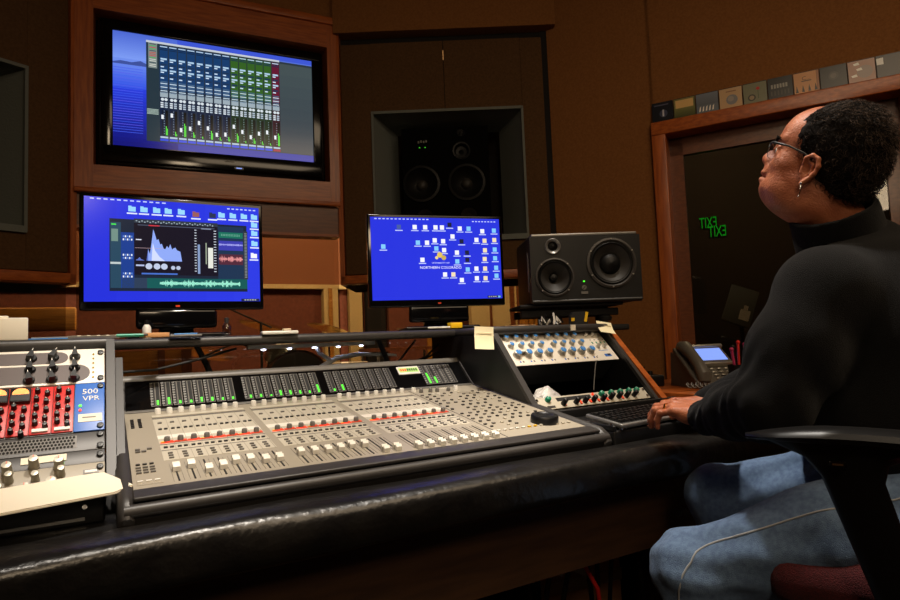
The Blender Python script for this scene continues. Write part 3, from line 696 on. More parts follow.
# ================================================================ mixing console
mc = thing('mixing_console', 'large beige and grey mixing console with three banks of white faders, centre of the desk', 'mixing console', (.037, 1.157, .76))
W0, W1 = -.020, 1.085
b = MB()
side = [(-.002, 0), (-.01, .02), (-.004, .034), (.02, .045), (.60, .132), (.618, .140), (.696, .210), (.717, .214), (.725, .2), (.72, 0)]
rim = [(-.012, 0), (-.02, .018), (-.012, .036), (.012, .051), (.592, .139), (.610, .147), (.690, .220), (.706, .229), (.725, .227), (.735, .205), (.73, 0)]
b.prism([(p[0], p[1]-.004 if p[1] > 0 else 0) for p in side], W0+.02, W1-.02, 'grey_dark')
b.build('chassis', mc)
for xa, xb in ((W0, W0+.026), (W1-.03, W1)):
    b = MB()
    n = len(rim); vs = []; m_ = (xa+xb)/2
    secs = [(xa, -.012), (xa+.004, -.003), (xa+.010, 0), (xb-.008, 0), (xb, -.006)] if xa < .5 else [(xa, -.006), (xa+.008, 0), (xb-.010, 0), (xb-.004, -.003), (xb, -.012)]
    for x, d in secs:
        for (y, z) in rim:
            yy = y-d*.9 if y < .1 else (y+d if y > .7 else y); vs.append((x, yy, z+d if z > 0 else 0))
    fs = [tuple(range(n)), tuple(range(len(vs)-1, len(vs)-n-1, -1))]
    for i in range(len(secs)-1): fs += [(i*n+k, (i+1)*n+k, (i+1)*n+(k+1) % n, i*n+(k+1) % n) for k in range(n)]
    b.raw(vs, fs, 'grey_dark', True); b.build('side_cheek', mc)
b = MB(); b.cyl((W0+.02, .712, .209), (W1-.02, .712, .209), .017, 'grey_mid'); b.b2((W0+.02, .70, 0), (W1-.02, .73, .21), 'grey_dark'); b.build('rear_rail', mc)
b = MB(); b.cyl((W0+.01, -.006, .026), (W1-.01, -.006, .026), .012, 'grey_dark'); b.build('front_rail', mc)
# tilted frame for the surface: local x right, y up the slope, z out of the surface
el = R_(8.5); so = Matrix.Translation((0, .0, .044)) @ Matrix.Rotation(el, 4, 'X')
def remap(y): return float(np.interp(y, [-.05, 0, .038, .048, .078, .097, .13, .185, .205, .26, .31, .37, .44, .464, .50, .51], [-.05, 0, .043, .059, .10, .121, .157, .233, .26, .327, .408, .49, .575, .60, .622, .628]))
class SurfMB(MB):
    def raw(s, vs, fs, m, smooth=False): return MB.raw(s, [(v[0], remap(v[1]), v[2]) for v in vs], fs, m, smooth)
def SB(): b = SurfMB(); b.T = so; return b
def sp(x, y, z=0): return tuple(so @ Vector((x, remap(y), z)))
b = SB()
b.b2((.006, .036, -.006), (1.05, .470, .001), 'beige_panel')
banks = [(.052, .285), (.298, .531), (.55, .783)]
xsl = [[.081+.0272*k for k in range(8)], [.320+.0284*k for k in range(8)], [.568+.0293*k for k in range(8)]]
for (x0, x1), xs in zip(banks, xsl):
    x0 = xs[0]-.016; x1 = xs[-1]+.016
    b.b2((x0, .150, .0011), (x1, .405, .0016), 'beige_lite'); b.b2((x0, .408, .0011), (x1, .425, .003), 'beige_lite')
    b.b2((x0, .395, .0017), (x1, .405, .0022), 'grey_mid'); b.b2((x0, .268, .0017), (x1, .286, .0021), 'preamp_white')
    for x in xs:
        b.b2((x+.0128, .150, .0017), (x+.0136, .40, .0022), 'beige_panel')
    b.b2((x0, .233, .0017), (x1, .236, .0022), 'grey_mid'); b.b2((x0, .198, .0017), (x1, .200, .0022), 'grey_mid')
b.b2((x1+.012, .04, .0011), (x1+.014, .46, .002), 'grey_mid')
b.b2((.012, .05, .0011), (.055, .20, .0016), 'beige_panel')
for k in range(3): b.b2((.012, .465-.0*k, .001), (.785, .468, .0015), 'grey_mid')
b.text('C|24', .02, (.93, .456, .0012), 'preamp_white', plane='xy', depth=.0006)
b.build('control_surface', mc)
b = SB(); b.b2((W0+.024, -.004, -.004), (W1-.03, .035, .004), 'grey_dark', .003); b.build('palm_rest', mc)
b = SB(); b.b2((W0+.024, .47, -.01), (W1-.03, .51, .004), 'grey_mid', .003); b.build('bridge_strip', mc)
# shared meshes
def shared(mb, name): o = mb.build(name); me = o.data; bpy.data.objects.remove(o); return me
capm = MB(); capm.prism([(-.011, 0), (-.011, .009), (-.006, .014), (-.0015, .0085), (.0015, .0085), (.006, .014), (.011, .009), (.011, 0)], -.0065, .0065, 'white_plastic'); capm.b2((-.0067, -.0008, .0), (.0067, .0008, .0095), 'grey_dark'); capm = shared(capm, 'fader_cap')
slm = MB(); slm.b2((-.0015, -.052, 0), (.0015, .052, .001), 'slot'); slm.b2((-.009, -.052, 0), (-.0085, .052, .0007), 'grey_mid'); slm.b2((.0085, -.052, 0), (.009, .052, .0007), 'grey_mid'); slm = shared(slm, 'fader_slot')
enm = MB(); enm.lathe([(.0068, 0), (.006, .010), (.005, .0115), (0, .0118)], 'grey_mid', seg=14); enm.b2((-.0006, 0, .0126), (.0006, .006, .0134), 'white_plastic'); enm = shared(enm, 'encoder_knob')
gam = MB(); gam.lathe([(.0078, 0), (.0068, .012), (.0058, .014), (0, .0143)], 'white_plastic', seg=14); gam.b2((-.0006, 0, .014), (.0006, .006, .015), 'grey_dark'); gam = shared(gam, 'gain_knob')
fpos = [[.097, .103, .070, .077, .095, .091, .078, .078], [.094, .09, .086, .088, .097, .093, .052, .052], [.048]*8]
for xs, fp in zip(xsl, fpos):
    for x, y in zip(xs, fp):
        link('fader_slot', slm, mc, sp(x, .088, .001), (el, 0, 0)); link('fader_cap', capm, mc, sp(x, y, .002), (el, 0, 0))
        link('encoder_knob', enm, mc, sp(x, .249, .002), (el, 0, 0)); link('gain_knob', gam, mc, sp(x, .444, .001), (el, 0, 0))
b = SB()
for xs in xsl:
    for i, x in enumerate(xs):
        b.b2((x-.0135, .2415, .0022), (x+.0135, .2435, .004), 'orange' if i % 2 else 'led_red'); b.b2((x+.005, .243, .0022), (x+.0125, .252, .004), 'orange'); b.b2((x-.0125, .243, .0022), (x-.006, .248, .004), 'yellow' if i % 3 == 0 else 'orange')
tag(b.build('orange_strips', mc), kind='stuff')
# buttons
btm = {}
for nm, m, w, h in (('d', 'knob_dark', .0075, .0045), ('g', 'grey_mid', .009, .0042), ('w', 'white_plastic', .009, .005), ('y', 'yellow', .009, .005), ('r', 'led_red', .012, .006), ('l', 'beige_lite', .010, .0045)):
    bb_ = MB(); bb_.box((0, 0, .0015), (w, h, .003), m); btm[nm] = shared(bb_, 'button')
spots = []
for xs in xsl:
    for x in xs:
        for dx in (-.006, .006): spots += [(x+dx, .318, 'd'), (x+dx, .213, 'd')]
        spots += [(x-.003, .36, 'g')]
        for k in range(3): spots.append((x-.001, .158+.0115*k, 'g'))
for k in range(6):
    spots += [(.020, .40-.011*k, 'd'), (.036, .40-.011*k, 'd')]
for k in range(4): spots += [(.022+.011*(k % 3), .205+.012*(k//2), 'g')]
for r in range(4): spots += [(.018+.012*c, .10+.014*r, 'd' if r > 2 else 'g') for c in range(3)]
for c in range(3): spots.append((.018+.014*c, .06, 'w'))
for r in range(14):
    for c in range(9):
        x = .812+.026*c; y = .39-.0215*r
        if x > 1.04 or (y < .14 and x > .90) or random.random() < .14: continue
        spots.append((x+.004*(r % 2), y, random.choice('ddgdgl')))
for k in range(9): spots.append((.81+.019*k, .075, 'w' if k < 5 else 'y' if k < 7 else 'l'))
spots += [(.965, .072, 'r'), (.99, .07, 'l'), (1.01, .07, 'l'), (1.03, .07, 'l'), (.85, .39, 'w'), (.87, .392, 'w')]
def vis(s): return 0 if s[2] in 'ryw' else (1 if s[1] < .2 else 2)
order = sorted(range(len(spots)), key=lambda i: vis(spots[i])); first = set(order[:100])
b = SB()
for i, (x, y, k) in enumerate(spots):
    if i in first: link('button', btm[k], mc, sp(x, y, .0016), (el, 0, 0))
    else: b.box((x, y, .003), (.009 if k == 'g' else .0075, .0045, .003), {'d': 'knob_dark', 'g': 'grey_mid', 'w': 'white_plastic', 'l': 'beige_lite', 'y': 'yellow', 'r': 'led_red'}[k])
tag(b.build('small_buttons', mc), kind='stuff')
for k, (x, y) in enumerate([(.83, .425), (.862, .423), (.885, .421), (.925, .419), (.955, .423), (.812, .44)]): link('monitor_knob', enm if k < 4 else gam, mc, sp(x, y, .001), (el, 0, 0))
b = MB(); b.lathe([(.037, 0), (.037, .016), (.034, .02), (.024, .021), (.02, .018), (0, .018)], 'black_plastic', seg=32); b.build('jog_wheel', mc, sp(.974, .097, .001), (el, 0, 0))
# meter bridge
el2 = math.atan2(.073, .080); mo = Matrix.Translation((0, .614, .138)) @ Matrix.Rotation(el2, 4, 'X')
b = MB(); b.T = mo; b.b2((W0+.03, 0, -.006), (W1-.034, .106, .002), 'black_gloss'); b.build('meter_bridge', mc)
mtm = MB()
mtm.b2((-.0115, 0, 0), (.0115, .088, .0008), 'grey_mid'); mtm.b2((-.0095, .002, .0008), (-.002, .086, .0014), 'slot'); mtm.b2((.001, .002, .0008), (.0095, .086, .0014), 'slot')
for k in range(9): mtm.b2((-.0125, .006+.0095*k, .0014), (-.006, .0105+.0095*k, .0018), 'alu')
mtm = shared(mtm, 'level_meter')
mx = [.081+.0272*k for k in range(8)]+[.320+.0284*k for k in range(8)]+[.568+.0285*k for k in range(8)]+[.90, .924, .948, .972, .996]
lv = [.2, .3, .12, .1, .2, .16, .1, .1, .12, .12, .05, .25, .2, .15, .1, .4, .1, .3, .0, 0, 0, 0, 0, 0, .62, .35, 0, 0, 0]
mmat = [tuple(mo @ Vector((x, .009, .002))) for x in mx]
for x, p_, l in zip(mx, mmat, lv):
    mt = link('level_meter', mtm, mc, p_, (el2, 0, 0))
    if l > 0: b = MB(); b.b2((.002, .004, .0015), (.0065, .004+.075*l, .0028), 'led_green'); b.build('green_bar', mt)
b = MB(); b.T = mo; b.box((.845, .078, .004), (.080, .036, .004), 'white_plastic', bev=.002); b.box((.845, .078, .0065), (.070, .019, .001), 'lcd')
for k in range(8): b.box((.817+.008*k, .078, .0073), (.005, .010, .0006), 'lcd_ink' if k > 2 else 'led_red')
b.build('counter_display', mc)
# ================================================================ rack units
def rack_thing(name, label, cat, x0, s0, y0, z0, group=None):   # local x right, y up the 45 degree slope, z outwards
    return thing(name, label, cat, (x0, y0+s0*math.cos(PI/4), z0+s0*math.sin(PI/4)), (45, 0, 0), group)
LX, LY, LZ = -.50, 1.338, .802
def knob(parent, me, x, y, z=.003, name='knob', rz=0): return link(name, me, parent, (x, y, z), (0, 0, rz))
# chicken head knob
chk = MB(); chk.lathe([(.0105, 0), (.0105, .004), (.009, .006)], 'black_plastic', seg=16); chk.prism([(-.006, -.009), (.006, -.009), (.0035, .006), (0, .0155), (-.0035, .006)], .004, .019, 'black_plastic', axis='z'); chk.box((0, .012, .0192), (.0012, .006, .0004), 'white_plastic'); chk = shared(chk, 'knob')
t = rack_thing('preamp_unit', 'cream and dark preamp with black pointer knobs at the top of the left rack', 'rack unit', LX, .262, LY, LZ)
b = MB(); b.b2((0, 0, -.12), (.5, .104, .002), 'preamp_white', .001)
for (x0, x1, y0, y1) in ((.30, .43, .062, .096), (.02, .27, .062, .096), (.285, .472, .006, .056), (.01, .26, .006, .056)):
    r = (y1-y0)/2; pts = [(x0, y0)]+[(x1-r+r*math.sin(a), (y0+y1)/2-r*math.cos(a)) for a in [PI*k/10 for k in range(11)]]+[(x0, y1)]
    b.prism(pts, .002, .0028, 'preamp_dark', axis='z')
b.build('front_panel', t)
for x in (.05, .12, .19, .363, .403, .443):
    for y, rr in ((.078, .2), (.045, -.1), (.014, .0)):
        if x > .43 or True: knob(t, chk, x, y, .003, rz=random.uniform(-.5, .3))
b = MB()
for k in range(6): b.cyl((.478, .016+.014*k, .002), (.478, .016+.014*k, .004), .002, 'brass')
b.build('indicator_lamp', t)
scr = MB(); scr.lathe([(.006, 0), (.006, .004), (.003, .005), (0, .004)], 'black_plastic', seg=12); scr = shared(scr, 'rack_screw')
for y in (.012, .09): link('rack_screw', scr, t, (.492, y, .002))
# 500 series
t = rack_thing('module_rack', 'red module rack with a blue end plate and orange meters in the left rack', 'rack unit', LX, .130, LY, LZ)
b = MB(); b.b2((0, 0, -.12), (.5, .129, .001), 'grey_dark', .001); b.build('frame', t)
smk = MB(); smk.lathe([(.0052, 0), (.0046, .010), (.004, .0115), (0, .0118)], 'black_plastic', seg=14); smk.box((0, .003, .0121), (.001, .003, .0006), 'white_plastic'); smk = shared(smk, 'knob')
for k in range(12):
    x0 = .0035+.0368*k; x1 = x0+.0358
    b = MB(); b.b2((x0, .003, .001), (x1, .126, .004), 'red_panel', .0008)
    for q in range(12): b.box((x0+.006+.0022*q, .010+.08*random.random(), .0042), (.003, .0014, .0004), 'preamp_white' if q % 2 else 'orange')
    b.build('module_panel', t)
    mtr = k < 10
    if mtr:
        b = MB(); b.box((x0+.018, .101, .008), (.034, .036, .010), 'black_plastic', bev=.0015)
        b.lathe([(0, 0), (.014, 0)], 'meter_face', (x0+.018, .104, .0133), (0, 0, 1), 18); b.box((x0+.018, .093, .0137), (.032, .016, .0008), 'black_plastic'); b.build('level_window', t)
    ys = (.073, .052, .031, .012) if mtr else (.112, .090, .068, .046, .028)
    for j_, y in enumerate(ys):
        for dx in (.009, .026): knob(t, smk, x0+dx-(.001 if j_ % 2 else 0), y-(.008 if dx > .02 else 0), .004)
    if k >= 10: b = MB(); b.box((x0+.018, .010, .006), (.026, .007, .004), 'white_plastic'); b.build('label_strip', t)
b = MB(); b.b2((.4455, .0, .001), (.4995, .129, .0045), 'blue_panel', .001); b.text('500', .020, (.473, .104, .005), 'white_plastic', plane='xy'); b.text('VPR', .018, (.475, .085, .005), 'white_plastic', plane='xy')
b.box((.474, .033, .005), (.042, .020, .001), 'paper'); b.box((.472, .034, .0057), (.024, .003, .0004), 'grey_mid')
b.build('end_plate', t)
b = MB()
b.cyl((.456, .066, .004), (.456, .066, .0065), .0028, 'led_green'); b.build('green_lamp', t)
b = MB(); b.cyl((.456, .054, .004), (.456, .054, .0065), .0028, 'led_red'); b.build('red_lamp', t)
for y in (.01, .118): link('rack_screw', scr, t, (.492, y, .004))
# vent panel
t = rack_thing('vent_panel', 'black perforated vent panel below the red module rack', 'rack panel', LX, .084, LY, LZ)
b = MB(); b.b2((0, 0, -.02), (.5, .0445, .002), 'grey_dark', .001); b.b2((.0, .008, .002), (.452, .038, .0023), 'grey_mid')
b.build('plate', t)
b = MB()
for r in range(4):
    for c in range(74): x = .006+.006*c+.003*(r % 2); b.raw([(x+.0025*math.cos(PI/3*k+PI/6), .0118+.0074*r+.0034*math.sin(PI/3*k+PI/6), .0027) for k in range(6)], [tuple(range(6))], 'gap')
tag(b.build('vent_grille', t), kind='stuff')
for y in (.008, .036): link('rack_screw', scr, t, (.492, y, .002))
# silver knob unit
t = rack_thing('equalizer_unit', 'silver rack unit with tall metal knobs at the bottom of the left rack', 'rack unit', LX, -.02, LY, LZ)
b = MB(); b.b2((0, .104, -.12), (.5, .1035, .0), 'grey_dark'); b.b2((0, 0, -.12), (.5, .072, .003), 'beige_panel', .001); b.b2((0, .0722, -.12), (.5, .1035, .002), 'grey_dark', .001); b.build('front_panel', t)
svk = MB(); svk.lathe([(.0095, 0), (.0095, .003), (.0082, .004), (.0080, .024), (.0072, .027), (0, .0275)], 'silver_knob', seg=18); svk.box((0, .004, .0277), (.001, .005, .0006), 'orange'); svk = shared(svk, 'knob')
svs = MB(); svs.lathe([(.0075, 0), (.0075, .002), (.0065, .003), (.0062, .022), (.0056, .024), (0, .0245)], 'silver_knob', seg=16); svs = shared(svs, 'knob')
for k in range(11):
    x = .03+.0395*k
    if k % 1 == 0: knob(t, svk, x, .078 if k % 2 else .070, .003)
    knob(t, svs, x+.004, .047 if k % 2 else .052, .003); knob(t, svk, x-.010, .020 if k % 2 else .026, .003)
b = MB(); b.box((.40, .092, .0032), (.072, .015, .0012), 'paper'); b.build('masking_label', t)
b = MB(); b.cyl((.43, .077, .002), (.43, .077, .005), .003, 'led_green'); b.build('green_lamp', t)
b = MB()
for k in range(3): b.box((.477, .052-.018*k, .0035), (.026, .010, .001), 'grey_mid'); b.box((.477, .052-.018*k, .0042), (.020, .005, .001), 'preamp_white')
b.build('badge', t)
for y in (.012, .060, .090): link('rack_screw', scr, t, (.492, y, .003))
b = MB(); b.raw([(-.55, -.012, .012), (.012, -.03, .016), (.052, .026, .030), (.012, .085, .05), (-.55, .062, .045)], [(0, 1, 2, 3, 4)], 'paper')
pp = MB(); poly = [(-.52, -.058), (.012, -.058), (.047, -.036), (.028, .062), (.012, .068), (-.52, .062)]
pp.prism(poly, 0, .002, 'paper', axis='z'); pp.prism([(p[0]*1, p[1]+.001) for p in poly], .0022, .0042, 'paper', axis='z')
tag(pp.build('paper_sheets', None, (-.012, 1.243, .818), (R_(7), R_(0), R_(15))), 'cream paper sheets lying in front of the silver knob unit of the left rack', 'paper')
# right rack: blue knob unit, gap, lower unit
RX, RY, RZ = 1.12, 1.43, .822
t = rack_thing('summing_mixer', 'white rack unit with three rows of blue capped knobs, top of the right rack', 'rack unit', RX, .19, RY, RZ)
b = MB(); b.b2((0.006, 0, 0), (.468, .142, .003), 'preamp_white', .001); b.b2((.02, .004, -.1), (.455, .138, .0), 'black_matte')
for k in range(8):
    for dx in (0, .012): b.box((.042+.0435*k+(.014 if k > 3 else 0)+dx, .016, .0035), (.005, .006, .001), 'grey_mid' if dx else 'blue_panel')
b.box((.43, .022, .0035), (.03, .012, .001), 'blue_panel'); b.box((.435, .024, .0042), (.012, .008, .001), 'gap'); b.text('dangerous', .009, (.425, .045, .0034), 'blue_panel', plane='xy') if False else None
b.box((.425, .046, .0035), (.045, .002, .0006), 'blue_cap')
for k in range(4): b.box((.40+.02*k, .085-.0*k, .0035), (.005, .009, .001), 'green_cap'); b.box((.40+.02*k, .100, .0035), (.005, .004, .001), 'grey_mid')
b.build('front_panel', t)
def bluek(r, h):
    k = MB(); k.lathe([(r*1.12, 0), (r*1.12, h*.2), (r, h*.28), (r*.92, h*.85), (r*.80, h*.88)], 'silver', seg=18); k.lathe([(r*.82, h*.86), (r*.78, h), (0, h*1.03)], 'blue_cap', seg=18); k.box((0, r*.45, h*1.04), (r*.12, r*.7, .0006), 'white_plastic'); return shared(k, 'knob')
kb1, kb2 = bluek(.0095, .016), bluek(.013, .020)
for k in range(8):
    g = .014 if k > 3 else 0
    knob(t, kb1, .036+.0405*k+g, .122, .003); knob(t, kb1, .040+.0415*k+g, .086, .003); knob(t, kb2, .042+.0435*k+g, .044, .003)
svs2 = MB(); svs2.lathe([(.008, 0), (.008, .003), (.0068, .004), (.0062, .014), (0, .0145)], 'silver', seg=14); svs2 = shared(svs2, 'knob')
for x, y in ((.39, .122), (.42, .122), (.41, .064), (.44, .064)): knob(t, svs2, x, y, .003)
t = rack_thing('channel_strip', 'cream rack unit with green and black knobs below the open gap of the right rack', 'rack unit', RX, .008, RY, RZ)
b = MB(); b.b2((0.0, 0, 0), (.472, .046, .003), 'beige_lite', .001); b.b2((.02, .003, -.06), (.455, .043, 0), 'black_matte'); b.b2((.085, .026, .003), (.225, .040, .0036), 'black_matte'); b.b2((.235, .012, .003), (.238, .04, .0036), 'grey_mid')
b.box((.05, .008, .0036), (.03, .008, .001), 'grey_dark'); b.build('front_panel', t)
grk = MB(); grk.lathe([(.0095, 0), (.0085, .012), (.007, .0135), (0, .014)], 'green_cap', seg=16); grk.box((0, .004, .0143), (.001, .006, .0006), 'white_plastic'); grk = shared(grk, 'knob')
blk = MB(); blk.lathe([(.0085, 0), (.0075, .022), (.006, .0235), (0, .024)], 'black_plastic', seg=16); blk = shared(blk, 'knob')
for x in (.05, .27, .312, .352, .392, .428): knob(t, grk, x, .034, .003)
for x in (.10, .15, .187, .222, .262, .30, .335, .37, .405): knob(t, blk, x, .014 if x < .3 else .017, .003)
b = MB()
for x in (.105, .17, .21, .245, .283, .35): b.box((x, .013, .0045), (.008, .012, .003), 'orange')
b.build('orange_marker', t)
b = MB(); b.cyl((.236, .038, .003), (.236, .038, .008), .004, 'led_red'); b.build('red_lamp', t)
b = MB(); b.lathe([(0, 0), (.005, 0), (.005, .003), (0, .003)], 'chrome', seg=10); b = shared(b, 'rack_screw')
for x in (.01, .462):
    for y in (.01, .036): link('rack_screw', b, t, (x, y, .003))
# bag in the gap
bm = bmesh.new(); bmesh.ops.create_icosphere(bm, subdivisions=4, radius=1)
for v in bm.verts:
    c_ = v.co; n1 = snoise(c_.x, c_.y, c_.z, 4.5, 3); n2 = snoise(c_.x, c_.y, c_.z, 11, 8)
    r = 1+.16*n1+.07*abs(n2); top = max(0, c_.z); v.co = Vector((c_.x*.062*r*(1-.45*top), c_.y*.045*r*(1-.4*top), c_.z*.045*r if c_.z > 0 else c_.z*.022))
me = bpy.data.meshes.new('plastic_bag'); bm.to_mesh(me); bm.free(); me.materials.append(M['plastic_bag'])
o = link('plastic_bag', me, None, (1.225, 1.535, .842)); tag(o, 'crumpled clear plastic bag inside the open gap of the right rack', 'bag')
b = DB(); b.b2((1.12, 1.47, .80), (1.594, 1.97, .818), 'black_matte'); b.build('rack_floor', dsk)
b = DB(); b.box((1.178, 1.592, .995), (.03, .004, .02), 'grey_mid', (45, 0, 0)); b.build('clip', dsk)
b = DB(); b.tube([(1.40, 1.50, .866), (1.46, 1.55, .94), (1.50, 1.58, .975)], .0015, 'grey_mid', 5); b.build('cord', dsk)
# keyboard tray
tr = thing('keyboard_tray', 'black raised tray holding the keyboard at the right end of the desk', 'tray', (1.12, 1.09, .76))
b = MB(); b.b2((0, .045, 0), (.56, .33, .042), 'black_lam', .006); b.b2((0, .31, .04), (.56, .33, .068), 'black_lam', .004); b.b2((.0, .045, .04), (.012, .33, .055), 'black_plastic', .003); b.build('body', tr)
for x, y in ((.006, .06), (.006, .14), (.03, .05), (.05, .055)): b = MB(); b.lathe([(.006, 0), (.006, .003), (0, .005)], 'chrome', (x, y, .055 if x < .01 else .042), seg=12); b.build('screw', tr)
kb = thing('computer_keyboard', 'silver edged keyboard with black keys under the left hand', 'keyboard', (1.140, 1.126, .806), (8, 0, 5))
b = MB(); b.b2((0, 0, 0), (.415, .125, .012), 'alu', .004); b.b2((.006, .007, .012), (.409, .118, .0126), 'black_matte'); b.build('base', kb)
km = MB(); km.prism([(-.008, -.008), (.008, -.008), (.008, .008), (-.008, .008)], 0, .003, 'black_plastic', axis='z'); km.b2((-.0065, -.0065, .003), (.0065, .007, .0055), 'black_plastic'); km = shared(km, 'key')
for r in range(5):
    for c in range(20): link('key', km, kb, (.0185+.0198*c, .0205+.0205*r, .0126))
b = MB()
for k in range(20): b.b2((.011+.0198*k, .108, .0126), (.026+.0198*k, .1165, .0155), 'black_plastic')
tag(b.build('function_keys', kb), kind='stuff')
pb = thing('patch_panel', 'low black panel with small silver jacks beside the keyboard tray', 'patch panel', (1.645, 1.30, .76), (0, 0, -10))
b = MB(); b.b2((0, 0, 0), (.26, .12, .05), 'black_lam', .005); b.build('body', pb)
for k in range(7): b = MB(); b.lathe([(.006, 0), (.006, .004), (.002, .006), (0, .006)], 'chrome', (.02+.034*k, .02+.03*(k % 2), .05), seg=12); b.build('jack', pb)
# ================================================================ computer monitors
def monitor(P, ang, w, h, label, z0=1.1, base='wide'):
    t = thing('computer_monitor', label, 'monitor', P, (0, 0, ang))
    bz = .012; bot = .026
    b = MB(); b.b2((-w/2, 0, .0), (w/2, .035, h), 'black_gloss', .005); b.T = Matrix.Translation((0, 0, 0)); o = b.build('housing', t, (0, 0, .087))
    b = MB(); b.b2((-.05, .03, .0), (.05, .075, .262), 'black_gloss', .01); b.b2((-.115, -.0, .03), (.115, .03, .090), 'black_gloss', .01); b.build('neck', t)
    b = MB(); b.b2((-.14, -.05, 0.001), (.14, .13, .014), 'black_gloss', .006); b.build('stand_base', t)
    b = MB(); b.box((0, -.001, .099), (.012, .002, .005), 'orange'); b.build('logo', t)
    return t, w-2*bz, h-bz-bot, .087+bot
t1, w1, h1, zb = monitor((.196, 2.02, 1.089), 0, .520, .348, 'left desktop monitor showing an audio editor with waveforms on a blue screen')
p = Paint(w1, h1, (34, 46, 214)); p.grad(0, 0, 1, 1, (34, 46, 212), (44, 58, 222), 6, False); p.up()
def ticks(p, u0, u1, v, n, col=(190, 200, 250)):
    for k in range(n): p.q(u0+(u1-u0)*k/n, v, u0+(u1-u0)*(k+.6)/n, v+.012, col)
ticks(p, .03, .45, .012, 12); ticks(p, .80, .99, .035-.012, 7)
def folder(p, u, v, c=(150, 210, 250), s=1):
    p.q(u-.02*s, v-.025, u+.02*s, v+.022, c); p.up(); p.q(u-.02*s, v-.034, u-.002, v-.025, c); p.q(u-.028, v+.034, u+.028, v+.048, (220, 226, 250)); p.n -= 1
for k, u in enumerate((.25, .315, .385, .45, .525)): folder(p, u, .10)
folder(p, .61, .115, (150, 90, 90)); folder(p, .71, .115, (40, 50, 80)); [folder(p, u, .105) for u in (.765, .835, .905, .97)]
[folder(p, .97, v) for v in (.19, .28, .39)]; folder(p, .965, .52, (240, 240, 245))
p.up(); p.q(.13, .2, .92, .90, (26, 36, 54)); p.up()
p.q(.135, .235, .19, .87, (38, 70, 92)); p.q(.19, .33, .26, .87, (26, 60, 140)); p.q(.26, .23, .74, .74, (22, 18, 32)); p.q(.26, .19, .74, .235, (46, 54, 66)); p.q(.33, .77, .92, .87, (20, 86, 84)); p.q(.195, .77, .33, .87, (44, 60, 84)); p.q(.74, .22, .90, .77, (28, 50, 78)); p.q(.9, .26, .925, .77, (50, 56, 60)); p.up()
p.q(.14, .25, .165, .262, (70, 240, 80)); p.q(.14, .30, .175, .42, (110, 140, 130)); p.q(.135, .62, .19, .64, (190, 200, 200)); p.q(.28, .245, .72, .255, (70, 76, 96)); p.q(.34, .245, .40, .256, (220, 50, 60))
for r in range(3):
    for c in range(5):
        for q in range(2): p.q(.20+.011*c, .36+.18*r+.03*q, .207+.011*c, .378+.18*r+.03*q, (230, 236, 250) if (c+q+r) % 2 else (90, 130, 210))
for k in range(30): p.q(.27+.015*k, .205+.01*(k % 2), .278+.015*k, .216+.01*(k % 2), (150, 165, 175))
pk = [.02, .04, .10, .04, .02, .0, .0, .35, .20, .55, .95, .80, .62, .66, .50, .52, .38, .36, .46, .40, .52, .36, .40, .42, .34, .32, .30, 0]
for k in range(len(pk)-1):
    u = .27+.0095*k; a, c_ = pk[k], pk[k+1]; p.poly([(u, .60), (u, .60-.33*a), (u+.0095, .60-.33*c_), (u+.0095, .60)][::-1], (140, 165, 240) if k > 6 else (90, 110, 190))
p.up(); p.poly([(.355, .60), (.362, .42), (.375, .50), (.40, .56), (.43, .60)][::-1], (205, 215, 255)); p.q(.265, .475, .42, .478, (190, 160, 170)); p.q(.27, .39, .30, .40, (220, 220, 240)); p.n -= 1
for k, u in enumerate((.34, .385, .425)): p.disc(u, .655, .03, (190, 200, 225))
for u in (.475, .505): p.disc(u, .665, .02, (180, 190, 215))
p.q(.27, .64, .315, .655, (180, 190, 230)); p.q(.30, .72, .5, .735, (70, 110, 200))
for k in range(16): p.q(.60, .27+.028*k, .612, .277+.028*k, (210, 215, 230)); p.q(.715, .27+.028*k, .73, .277+.028*k, (210, 215, 230)); 
p.q(.618, .42, .632, .72, (130, 150, 190)); p.q(.68, .45, .71, .66, (225, 225, 215)); p.up(); p.q(.665, .40, .672, .62, (150, 160, 140)); p.q(.64, .25, .70, .262, (120, 130, 150))
p.q(.745, .28, .895, .34, (24, 110, 90)); p.q(.745, .37, .895, .47, (60, 60, 170)); p.q(.745, .51, .895, .62, (80, 40, 56)); p.up()
for k in range(60):
    u = .745+.0025*k; a = .004+.008*random.random(); p.q(u, .41-a, u+.0018, .41+a, (170, 170, 240)); a = abs(.035*math.sin(k*.16)*random.random())+.004; p.q(u, .56-a, u+.0018, .56+a, (250, 160, 160))
for k in range(190):
    u = .40+.0025*k; a = .006+.035*abs(math.sin(k*.07)*math.sin(k*.31))*random.random()+.004; p.q(u, .82-a, u+.0018, .82+a, (170, 255, 225))
for k in range(30): p.q(.905, .28+.016*k, .92, .288+.016*k, (130, 135, 140))
for k in range(24): p.q(.76+.005*(k % 12)*2, .30+.012*(k//12), .766+.005*(k % 12)*2, .306+.012*(k//12), (120, 180, 160))
p.q(.88, .975, .995, .998, (30, 36, 60)); ticks(p, .90, .98, .98, 5, (200, 200, 180))
p.build('screen', t1, (0, -.001, zb))
t2, w2, h2, zb = monitor((1.082, 1.952, 1.089), -13.5, .525, .345, 'right desktop monitor with a blue desktop scattered with small file icons')
p = Paint(w2, h2, (36, 48, 214)); p.grad(0, 0, 1, 1, (38, 50, 216), (42, 54, 216), 6, False); p.up(); ticks(p, .03, .45, .015, 14); ticks(p, .78, .98, .03, 8)
def icon(u, v, c=(240, 240, 248)):
    p.q(u-.016, v-.03, u+.016, v+.024, c); p.q(u-.028, v+.034, u+.028, v+.046, (190, 200, 245))
